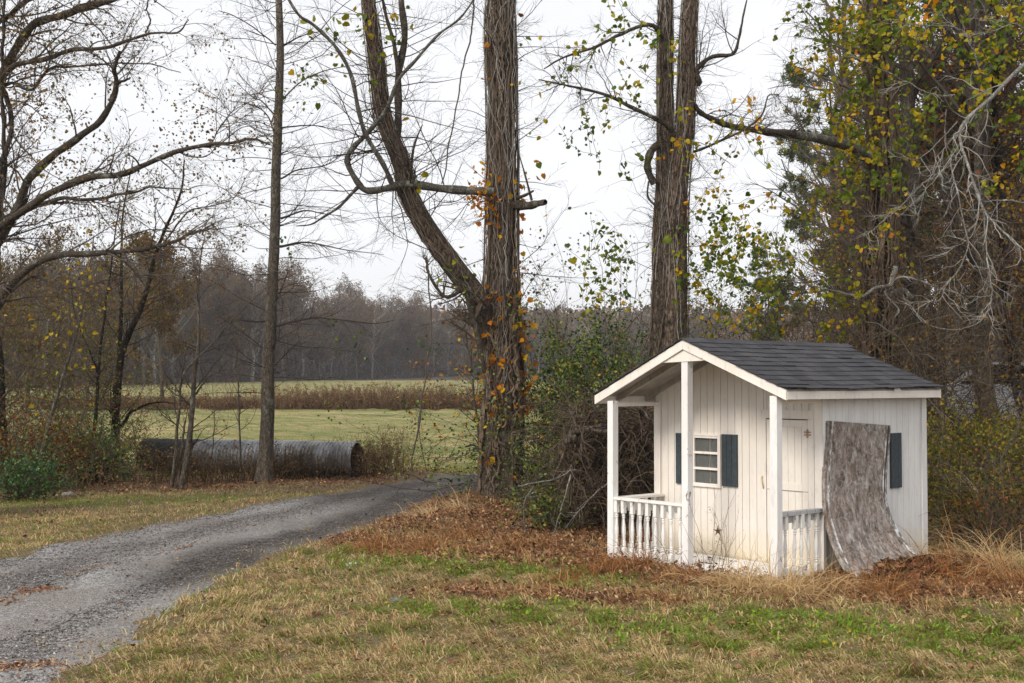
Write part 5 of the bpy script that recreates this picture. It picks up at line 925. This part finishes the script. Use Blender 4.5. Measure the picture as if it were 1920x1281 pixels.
# brush pile beside the porch
bq = P2(1150, 13.6); bp0 = np.array([bq[0], bq[1], float(h(np.array(bq[0]), np.array(bq[1])))]); TP = thing('brush_pile', 'heap of dead branches and vines left of the playhouse porch', 'brush pile', bp0)
A = arcs(900, bq[0] + .05, bq[1], .58, .6, 0, 1.3, .85, 12, .28, -.12, (.003, .011), .1); B_ = arcs(80, bq[0], bq[1], .5, .5, .1, 1.2, 1.0, 12, .22, -.10, (.010, .022), .1)
k = A[0][:, :, 2].max(1) < 1.75; mb = MB(); mb.tubes(A[0][k], A[1][k], 4); sp = spawn(*A, 2600, .1, 1, .9, .3, 5, .25, (0, 0, -.03), .5, .0018, .003); mb.tubes(*sp, 3); mb.build('branches', M['twig_brown'], TP)
mb = MB(); mb.tubes(*B_, 6); bg_ = [limb(p, 12.9, r0, r1, 26, .01, .2) for p, r0, r1 in (([(1060, 830), (1075, 812), (1100, 803), (1130, 800), (1160, 798)], .035, .02), ([(1075, 815), (1085, 840), (1095, 865), (1110, 872)], .03, .02), ([(1150, 812), (1110, 806), (1080, 815), (1060, 850), (1045, 880)], .025, .015))]; mb.tubes(*stack(bg_), 8); mb.build('dead_limb', M['bark_brown'], TP, smooth=True)
ds = [limb(p, 12.4, r0, r1, 26, .006, .3) for p, r0, r1 in (([(970, 912), (1010, 905), (1040, 900), (1065, 885), (1080, 880)], .010, .006), ([(970, 912), (985, 930), (1000, 925)], .007, .005), ([(1000, 912), (985, 940), (982, 975), (990, 1005), (1010, 1020), (1040, 1030)], .009, .005), ([(1070, 890), (1060, 930), (1050, 960), (1040, 990), (1030, 1020)], .009, .006), ([(1140, 905), (1110, 930), (1085, 960), (1060, 990)], .008, .005))]
mb = MB(); mb.tubes(*stack(ds), 5); g2 = twigs([dict(n=40, t0=.2, t1=1, ang=.8, L=.22, wob=.15, rmin=.002, rmax=.004)], *stack(ds)); emit(mb, g2, (3,)); tag(mb.build('fallen_branch', M['bark_pale']), 'thin pale forked branch lying in front of the brush pile', 'branch')
C = on(A[0], 700, 0, 1, .08); mb = MB(); mb.leaves(C, rng.uniform(.03, .06, 700), rng.uniform(0, 1, 700), .3); mb.build('dead_leaves', M['leaf_brown'], TP)

# ------------------------------------------------------------------ dry tufts near the house and weeds
def tuft(cx, cy, n, L, spread, rnd, drift, w=.005, mt='straw', name='grass_clump', label='', group=None):
    a = rng.uniform(0, 6.28, n); r = np.abs(rng.normal(0, spread, n)); x, y = cx + np.cos(a) * r * 1.5, cy + np.sin(a) * r; g = MB(); zc = h(x, y); K = 7; P = np.empty((n, K, 3)); P[:, 0] = np.stack([x, y, zc - .01], 1)
    d = np.stack([np.cos(a) * .5 + math.cos(drift) * .5, np.sin(a) * .5 + math.sin(drift) * .3, rng.uniform(.7, 1.6, n)], 1) + rng.normal(0, .5, (n, 3)); d /= np.linalg.norm(d, axis=1, keepdims=True); l = rng.uniform(.35, 1.15, n)[:, None] * L * .8 / (K - 1)
    for k in range(1, K): d = d + np.array([0, 0, -.30]) + rng.normal(0, .05, (n, 3)); d /= np.linalg.norm(d, axis=1, keepdims=True); P[:, k] = P[:, k - 1] + d * l
    P[..., 2] = np.maximum(P[..., 2], h(P[..., 0], P[..., 1]) + .008); s_ = rng.normal(size=(n, 3)) * (1, 1, .2); s_ /= np.linalg.norm(s_, axis=1, keepdims=True); wd = w * np.array([1, 1, .95, .85, .7, .45, .12])[None, :, None] * .5
    V = np.stack([P - s_[:, None] * wd, P + s_[:, None] * wd], 2).reshape(n, K * 2, 3); i = np.arange(n)[:, None, None] * K * 2; f = (i + np.array([(2 * k, 2 * k + 1, 2 * k + 3, 2 * k + 2) for k in range(K - 1)])[None]).reshape(-1, 4)
    g.add(V, f, np.repeat(rng.uniform(*rnd, n), K - 1)); o = g.build(name, M[mt]); return tag(o, label, 'grass clump', group)
def wp(px, py): q = gnd(px, py); return q[0], q[1]
TU = [((1395, 1105), 420, .42, .10, (0, .5), 3.0, 'pale arching dry grass clump right below the porch post'), ((1480, 1122), 480, .48, .12, (0, .6), .3, 'broad pale arching grass clump in front of the right railing'), ((1560, 1120), 420, .45, .12, (0, .7), 0.2, 'dry grass clump below the foot of the curved board'), ((1660, 1115), 380, .5, .14, (.2, 1), .2, 'brown grass clump in front of the leaf heap'),
      ((1200, 1065), 420, .42, .12, (.2, .9), 3.0, 'rusty grass clump covering the left end of the porch'), ((1130, 1075), 300, .34, .12, (.3, 1), 3.0, 'low rusty grass clump left of the porch'), ((1290, 1095), 260, .34, .10, (.2, .9), 3.0, 'rusty grass clump below the middle porch post'), ((700, 1030), 420, .36, .16, (.3, 1), 3.1, 'reddish dry grass clump at the driveway edge'), ((790, 1030), 460, .38, .2, (.3, 1), 2.9, 'larger reddish dry grass clump right of the driveway edge'),
      ((860, 1005), 360, .34, .18, (.2, .9), 3., 'reddish grass clump in front of the forked tree'), ((960, 1035), 340, .32, .2, (.2, .9), 3., 'brown grass clump between the forked tree and the lawn'), ((858, 968), 150, .34, .10, (0, .4), 2.9, 'tall pale dry grass left of the forked tree roots'), ((800, 972), 110, .32, .10, (0, .35), 2.7, 'thin pale dry grass at the edge of the driveway beside the forked tree'),
      ((1780, 1090), 380, .6, .16, (.2, .9), 0., 'brown grass clump right of the playhouse'), ((1860, 1080), 380, .62, .2, (.0, .8), 3., 'long pale arching grass at the right edge'), ((1900, 1110), 320, .5, .2, (.3, 1), 3., 'low reddish brown grass clump at the right edge'), ((1840, 1000), 300, .8, .25, (0, .5), 3.1, 'long pale grass blades lying over the thicket at right'),
      ((1050, 1090), 260, .28, .14, (.2, .9), 3., 'small brown grass tuft on the lawn left of the porch'), ((1250, 1130), 260, .26, .15, (.2, .7), 3., 'small grass tuft on the lawn in front of the porch')]
for (p, n, L, sp, rn, dr_, lab) in TU: tuft(*wp(*p), int(n * 1.35), L * (1.45 if 'pale' in lab else 1.12), sp, rn, dr_, w=.0062 if 'pale' in lab else .005, mt='straw_pale' if 'pale' in lab else 'straw', label=lab)
x, y = wedge(150000, 8, 17.5, .46, 1); lf = leafy(x, y); k = (rng.uniform(0, 1, len(x)) < lf * np.clip(.42 + .5 * nz(x, y, .8, 6), .03, .9)) & ~inpoly(x, y); x, y = x[k], y[k]; ins = (np.abs((x - HX) * math.cos(HT) + (y - HY) * math.sin(HT)) < 1.05) & (((x - HX) * -math.sin(HT) + (y - HY) * math.cos(HT)) > -.7) & (((x - HX) * -math.sin(HT) + (y - HY) * math.cos(HT)) < 1.65); x, y = x[~ins], y[~ins]; n = len(x)
g = MB(); g.blades(x, y, rng.uniform(.06, .26, n), rng.uniform(.003, .0065, n), rng.uniform(.45, 1, n), rng.uniform(0, 1, n) ** 1.3, drift=3.0 + nz(x, y, 1.3, 5)); tag(g.build('dry_grass', M['straw']), 'matted dry russet grass among the fallen leaves', 'dry grass', kind='stuff')
# weed stalks
def weeds(n, xs, ys, hh, nleaf, lab, name='dry_weeds', lm='weed', r=(.0025, .005), kind='stuff', sz=(.015, .04), mt_=None):
    A = None; K = 9; x, y = xs, ys; P = np.empty((n, K, 3)); P[:, 0] = np.stack([x, y, h(x, y)], 1); d = rng.normal(0, .22, (n, 3)) + (0, 0, 1.); d /= np.linalg.norm(d, axis=1, keepdims=True); l = rng.uniform(.45, 1.15, n)[:, None] * hh / (K - 1)
    for k in range(1, K): d = d + rng.normal(0, .12, (n, 3)); d /= np.linalg.norm(d, axis=1, keepdims=True); P[:, k] = P[:, k - 1] + d * l
    R = rng.uniform(*r, n)[:, None] * np.linspace(1, .4, K)[None]; B = spawn(P, R, n * 4, .25, 1, .6, hh * .3, 5, .15, (0, 0, .05), .6, r[0] * .5, r[0]); mb = MB(); mb.tubes(P, R, 3); mb.tubes(*B, 3); o1 = mb
    C = on(B[0], nleaf, .2, 1, .03); o1.leaves(C, rng.uniform(*sz, len(C)), rng.uniform(0, 1, len(C)), .2, .6); return tag(o1.build(name, M[lm]), lab, 'weeds', kind=kind)
n = 900; t_ = rng.uniform(0, 1, n) ** .75; q0, q1 = gnd(240, 915), gnd(735, 893); xs = q0[0] + (q1[0] - q0[0]) * t_ + rng.normal(0, .1, n); ys = q0[1] + (q1[1] - q0[1]) * t_ + rng.normal(.45, .4, n)
weeds(n, xs, ys, .58, 9000, 'brown dry weeds and stalks standing in front of the pipe', lm='weed_dark')
n = 170; xs = P2(715, 21.3)[0] + rng.normal(0, .35, n); ys = 21.3 + rng.normal(0, .3, n); weeds(n, xs, ys, .85, 1500, 'bushy dry weeds around the open right end of the pipe')
n = 90; xs = P2(185, 18.0)[0] + rng.uniform(-2.2, 2.6, n); ys = 18.3 + .25 * (xs + 6) + rng.normal(0, .2, n); weeds(n, xs, ys, .45, 300, 'pale dry stalks along the edge of the trees at left')
n = 9000; t_ = rng.uniform(0, 1, n); xs = -28 + 31 * t_; ys = 70.5 + rng.normal(0, 1.0, n) + 1.5 * t_; kk = rng.uniform(0, 1, n) < .55 + .5 * nz(xs, ys * .2, 5, 2); xs, ys = xs[kk], ys[kk]; n = len(xs)
weeds(n, xs, ys, .66, 60000, 'brown hedge of dry weeds crossing the hayfield', 'hedgerow', 'weed', (.008, .014), 'stuff', (.05, .12))
n = 1700; xs = -9.5 + 2.6 * rng.normal(0, 1, n) + 3.5 * rng.integers(0, 3, n) - 2; ys = 70.6 + rng.normal(0, .7, n); weeds(n, xs, ys, 1.35, 14000, 'taller bushy part of the brown hedge toward the forked tree', 'hedgerow', 'weed', (.007, .012), 'stuff', (.05, .12))
n = 350; xs = rng.uniform(-26, 3, n); ys = 70 + rng.normal(0, 1.4, n); weeds(n, xs, ys, 1.7, 1500, 'taller dead stalks sticking out of the brown hedge', 'hedge_stalks', 'weed', (.008, .012), 'stuff', (.05, .1))
n = 14; q = gnd(1348, 1085); weeds(n, q[0] + rng.normal(0, .07, n), q[1] + rng.normal(0, .05, n), .72, 60, 'thin bare weed stalks growing in front of the playhouse porch', 'weed_plant', 'weed', (.0018, .0028), None, (.008, .018))
sl_ = MB(); c0 = at(1346, 996, 10.45); a = np.linspace(0, 2 * PI, 11)[:-1] + .3; rr3 = np.where(np.arange(10) % 2 == 0, .045, .013); V = [c0] + [c0 + np.array([math.cos(t_) * r_, .004 * (i % 3) - .004, math.sin(t_) * r_ * 1.1]) for i, (t_, r_) in enumerate(zip(a, rr3))]; sl_.add(V, np.array([(0, i + 1, (i + 1) % 10 + 1) for i in range(10)]), .3); tag(sl_.build('caught_leaf', M['litter']), 'dark star shaped leaf caught on the weed stalks before the porch', 'leaf')

# ------------------------------------------------------------------ corrugated culvert pipe
qa, qb = np.array([*P2(284, 22.3), 0]), np.array([*P2(670, 21.1), 0]); ax = qb - qa; Lp = np.linalg.norm(ax); PR = .285
zc = float(h(np.array(qa[0]), np.array(qa[1]))) + PR + .02; PT = thing('culvert_pipe', 'long corrugated culvert pipe, black with sky reflection painted grey along most, lying in weeds', 'pipe', (qa[0], qa[1], zc), math.atan2(ax[1], ax[0]))
def barrel(x0, x1, name, mt):
    n = int((x1 - x0) / .011); x = np.linspace(x0, x1, n); ns_ = 44; th = np.linspace(0, 2 * PI, ns_, endpoint=False); V = np.empty((n, ns_, 3)); r = PR + .012 * np.sin((x[:, None] / .072 + th[None] / (2 * PI)) * 2 * PI)
    V[..., 0] = x[:, None]; V[..., 1] = r * np.cos(th); V[..., 2] = r * np.sin(th); Vi = V.copy(); Vi[..., 1:] *= .975; ii = np.arange(n - 1)[:, None] * ns_; j = np.arange(ns_)[None]; j2 = (j + 1) % ns_
    F = np.stack([ii + j, ii + j2, ii + ns_ + j2, ii + ns_ + j], -1).reshape(-1, 4); o = n * ns_; E_ = np.array([(k, k + o, (k + 1) % ns_ + o, (k + 1) % ns_) for k in range(ns_)] + [((n - 1) * ns_ + k, (n - 1) * ns_ + (k + 1) % ns_, (n - 1) * ns_ + (k + 1) % ns_ + o, (n - 1) * ns_ + k + o) for k in range(ns_)])
    mb = MB(); mb.add(np.concatenate([V.reshape(-1, 3), Vi.reshape(-1, 3)]), [F[:, ::-1], F + o, E_]); return mb.build(name, mt, PT, True, True)
m, t, b = mat('pipe_sky_grey'); n1 = noise(t, 3, detail=5); t.links.new(ramp(t, n1.outputs[0], [(.35, (.05, .052, .056)), (.65, (.19, .197, .21))]), b.inputs[0]); b.inputs['Roughness'].default_value = .33; b.inputs['Specular IOR Level'].default_value = .5; M['pipe'] = m  # grey base colour stands in for sky reflected on the black pipe
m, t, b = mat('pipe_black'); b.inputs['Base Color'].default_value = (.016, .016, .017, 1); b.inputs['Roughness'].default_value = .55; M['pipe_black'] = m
barrel(-.12, Lp * .25, 'black_section', M['pipe_black']); barrel(Lp * .25 + .004, Lp, 'sky_grey_section', M['pipe'])  # one pipe; its two tones paint in brush shade and sky reflection

# ------------------------------------------------------------------ stones
def rock(label, px, py, s, col):
    q = gnd(px, py); z = float(h(np.array(q[0]), np.array(q[1]))); me = MB(); th = np.linspace(0, 2 * PI, 12, endpoint=False); V = []
    for k, (rr4, zz) in enumerate(((1., -.3), (1.05, .1), (.8, .5), (.4, .68), (.05, .7))): V += [(q[0] + s * rr4 * math.cos(t_) * rng.uniform(.8, 1.15), q[1] + s * .7 * rr4 * math.sin(t_) * rng.uniform(.8, 1.15), z + s * .6 * zz * rng.uniform(.85, 1.1)) for t_ in th]
    me.add(V, np.array([(i * 12 + j, i * 12 + (j + 1) % 12, (i + 1) * 12 + (j + 1) % 12, (i + 1) * 12 + j) for i in range(4) for j in range(12)])); o = me.build('stone', simple('stone_' + label[:4], col, .9, var=.4, scale=30, bs=.6)); return tag(o, label, 'stone')
rock('pale white stone lying on the lawn near the driveway', 662, 1058, .075, (.55, .55, .53)); rock('grey rounded stone among leaves at the left', 128, 930, .10, (.30, .30, .29)); rock('small pale stone in the grass beside the driveway edge', 690, 1050, .03, (.5, .48, .44)); rock('flat grey stone sunk in the lawn at the lower left', 262, 1205, .07, (.20, .195, .19)); rock('flat grey stone in the bare patch of the lawn', 740, 1124, .06, (.22, .21, .20))

# ------------------------------------------------------------------ parked vehicle glimpsed in the wood
cv = P2(1885, 23.5); cz = float(h(np.array(cv[0]), np.array(cv[1]))); CV = thing('parked_car', 'pale grey car parked deep in the wood at the right edge', 'car', (cv[0], cv[1], cz + .33), math.radians(168))
prof_ = [(-2.15, .35), (-2.2, .75), (-2.1, .92), (-1.45, 1.0), (-.75, 1.42), (.55, 1.45), (1.15, 1.02), (2.0, .90), (2.2, .70), (2.2, .35)]
mb = MB(); nP = len(prof_); V = []
for yy, k_ in ((-.86, 1), (-.78, 1.0), (.78, 1.0), (.86, 1)): V += [(x_, yy * (1 - .14 * max(0, z_ - .95) / .5), z_ if abs(yy) < .8 else min(z_, z_ - .0)) for x_, z_ in prof_]
F = [(i * nP + j, i * nP + j + 1, (i + 1) * nP + j + 1, (i + 1) * nP + j) for i in range(3) for j in range(nP - 1)]; mb.add(V, [np.array(F), np.array([tuple(range(nP))[::-1]]), np.array([tuple(range(3 * nP, 4 * nP))])]); cbm = simple('car_paint', (.48, .50, .52), .35, .2, .1, 3); mb.build('body', cbm, CV, True)
for sg in (-1, 1):
    mb = MB(); mb.add([(x_, sg * (.865 - .10 * max(0, z_ - .95) / .5), z_) for x_, z_ in ((-1.25, 1.03), (-.72, 1.36), (.5, 1.39), (.98, 1.03))], np.array([(0, 1, 2, 3)])); mb.build('side_window', M['black'], CV, True)
mb = MB(); mb.add([(1.14, -.68, 1.045), (.60, -.62, 1.44), (.60, .62, 1.44), (1.14, .68, 1.045)], np.array([(0, 1, 2, 3)])); V0 = mb.V[0]; V0[:, 2] += .012; V0[:, 0] += .012; mb.build('windshield', M['shutter'], CV, True)
for wx_ in (-1.35, 1.35):
    for sg in (-1, 1):
        mb = MB(); mb.lathe([(.05, -.1), (.28, -.1), (.32, -.07), (.32, .07), (.28, .1), (.05, .1)], 24); V0 = mb.V[0]; mb.V[0] = np.stack([V0[:, 0] + wx_, V0[:, 2] + sg * .80, V0[:, 1] + .32], 1); w_ = mb.build('wheel', M['black'], CV, True)
        mb = MB(); mb.lathe([(.0, .0), (.16, .0), (.18, -.02)], 16); V0 = mb.V[0]; mb.V[0] = np.stack([V0[:, 0] + wx_, (V0[:, 2] + .105) * sg + sg * .80, V0[:, 1] + .32], 1); mb.build('rim', cbm, w_, True)
for sg in (-1, 1):
    mb = MB(); mb.box(2.195, 2.215, sg * .6 - .14, sg * .6 + .14, .62, .76); mb.build('headlight', M['paint_side'], CV, True)

# ------------------------------------------------------------------ distant woods
def far_tree(nm, hgt, seed, n1, mats, leafn, pale=False):
    global rng
    rng = np.random.default_rng(seed); K = 14; P = np.stack([np.cumsum(rng.normal(0, .12, K)), np.cumsum(rng.normal(0, .12, K)), np.linspace(-.5, hgt * .8, K)], 1); R = .26 * (1 - np.linspace(0, 1, K) * .8)
    mb = MB(); mb.tubes(P[None], R[None], 6, m=1 if pale else 0); a = spawn(P[None], R[None], n1, .22, 1, .7, hgt * .36, 8, .14, (0, 0, .05), .5, .07, .15, .3); b_ = spawn(*a, n1 * 7, .15, 1, .7, hgt * .14, 6, .17, (0, 0, .02), .5, .028, .05); c_ = spawn(*b_, n1 * 45, .1, 1, .7, hgt * .065, 4, .17, (0, 0, .03), .5, .016, .02)
    mb.tubes(*a, 4, m=1 if pale else 0); mb.tubes(*b_, 3); mb.tubes(*c_, 3); C = on(c_[0], leafn, .2, 1, .25); mb.leaves(C, rng.uniform(.12, .32, len(C)), rng.uniform(0, 1, len(C)), .2, .8, m=2); return mb.mesh(nm, mats)
FC = [simple('far_twigs', c_, .95, var=.45, scale=.15) for c_ in ((.155, .135, .11), (.22, .17, .12), (.20, .185, .16), (.20, .145, .09), (.13, .12, .095))]
fm = [far_tree('far_tree', 17, 301 + i, 26, [FC[i], M['bark_pale'], M['leaf_far']], (1500, 4200, 700, 6500, 1800)[i], i in (2, 4)) for i in range(5)]
oakm = far_tree('russet_oak', 17, 340, 26, [simple('oak_twigs', (.09, .07, .055), .95), M['bark_pale'], M['leaf_brown']], 9000); oakm2 = far_tree('brown_tree', 17, 341, 24, [simple('oak_twigs', (.09, .07, .055), .95), M['bark_pale'], M['leaf_brown']], 5200)
FL = ['bare grey brown tree in the far tree line beyond the hayfield', 'bare tree with russet haze in the far tree line beyond the hayfield', 'pale trunked bare tree in the far tree line beyond the hayfield', 'rounded brown leaved tree in the far tree line beyond the hayfield', 'fine twigged bare tree in the far tree line beyond the hayfield']
rng = np.random.default_rng(77); cnt = 0
def place(mesh_i, X_, Y_, sc, lab=None):
    o = bpy.data.objects.new('distant_tree', fm[mesh_i]); COL.objects.link(o); o.location = (X_, Y_, float(h(np.array(X_), np.array(Y_))) - .2); o.rotation_euler = (0, 0, rng.uniform(0, 6.28)); o.scale = (sc * rng.uniform(.85, 1.15),) * 2 + (sc,)
    tag(o, lab or FL[mesh_i], 'tree', 'trees of the far tree line')
def edgeY(px): return np.interp(px, [-300, 100, 480, 640, 900, 1250], [125, 140, 195, 228, 262, 300])
for row in range(5):
    px = -230 + row * 13
    while px < 1330:
        Y_ = edgeY(px) + row * 8 + rng.uniform(-3, 3); X_ = (px - 960) / FPX * Y_
        top = np.interp(px, [-200, 200, 420, 540, 560, 640, 740, 800, 850, 1000, 1250], [470, 470, 492, 505, 556, 532, 552, 575, 588, 592, 592]) - 5 * row + rng.uniform(-16, 30); z_ = EYE + (718 - top) / FPX * Y_; g_ = float(h(np.array(X_), np.array(Y_))); sc = max(.35, (z_ - g_) / 17.5)
        k = rng.choice(5, p=[.25, .22, .25, .12, .16]); 
        if cnt < 225: place(int(k), X_, Y_, sc)
        cnt += 1; px += rng.uniform(16, 34) * 200 / Y_ * 1.15
# a large russet oak nearer, left of the pole tree
for (px_, Y_, sc_, hs_, lab_) in ((300, 70, .50, .64, 'round topped oak with russet leaves rising above the far tree line at left'), (55, 60, .5, .56, 'brown leaved tree beyond the young trees near the left edge'), (165, 85, .5, .62, 'thinner brown leaved tree left of the round topped oak')):
    rk = oakm if px_ == 300 else oakm2; o = bpy.data.objects.new('russet_oak' if px_ == 300 else 'brown_leaved_tree', rk); COL.objects.link(o); X_, Y_ = P2(px_, Y_); o.location = (X_, Y_, float(h(np.array(X_), np.array(Y_)))); o.scale = (sc_, sc_, hs_); tag(o, lab_, 'tree')
mb = MB(); ml = MB()
for i in range(2):
    n = 5200; px = rng.uniform(-300, 1400, n); Y_ = edgeY(px) + rng.uniform(-2.5, 34, n); X_ = (px - 960) / FPX * Y_; zz = h(X_, Y_)
    K = 5; P = np.empty((n, K, 3)); P[:, 0] = np.stack([X_, Y_, zz], 1); d = rng.normal(0, .4, (n, 3)) + (0, 0, 1); hh = rng.uniform(1.0, 5.5, n)
    for k in range(1, K): d = d + rng.normal(0, .2, (n, 3)); P[:, k] = P[:, k - 1] + d / np.linalg.norm(d, axis=1, keepdims=True) * (hh / 4)[:, None]
    mb.tubes(P, np.full((n, K), .03), 3); C = on(P, n * 5, .0, 1, .45); ml.leaves(C, rng.uniform(.2, .5, len(C)), rng.uniform(0, .75, len(C)), .1, .8)
tag(mb.build('distant_scrub', M['twig_far']), 'grey brown scrub at the foot of the far tree line', 'scrub', kind='stuff'); tag(ml.build('distant_scrub_leaves', M['leaf_far']), 'dull leaves of the scrub below the far tree line', 'scrub', kind='stuff')
# wooded hill beyond
n = 30000; X_ = rng.uniform(-260, 260, n); Y_ = rng.uniform(300, 640, n); zz = h(X_, Y_); top = rng.uniform(.15, 1, n); C = np.stack([X_, Y_, zz + 15 * top], 1) + rng.normal(0, 1, (n, 3)); ml = MB(); ml.leaves(np.repeat(C, 3, 0) + rng.normal(0, .9, (n * 3, 3)), rng.uniform(.8, 2.0, n * 3), rng.uniform(0, 1, n * 3), 0, .8)
tag(ml.build('distant_forest', M['leaf_far']), 'hazy violet grey forest on the low hill beyond the field', 'forest', kind='stuff')

# ------------------------------------------------------------------ air
m = bpy.data.materials.new('haze_air'); m.use_nodes = True; t = m.node_tree; t.nodes.clear(); o_ = nn(t, 'ShaderNodeOutputMaterial'); pv = nn(t, 'ShaderNodeVolumePrincipled')
pv.inputs['Color'].default_value = (.90, .92, .97, 1); pv.inputs['Density'].default_value = HAZE; pv.inputs['Anisotropy'].default_value = .1; t.links.new(pv.outputs[0], o_.inputs['Volume'])
hb = MB(); hb.box(-1100, 1100, -120, 1600, -3.0, 60); hz = hb.build('haze', m); tag(hz, 'thin pale air haze over the field and woods', 'haze', kind='stuff')
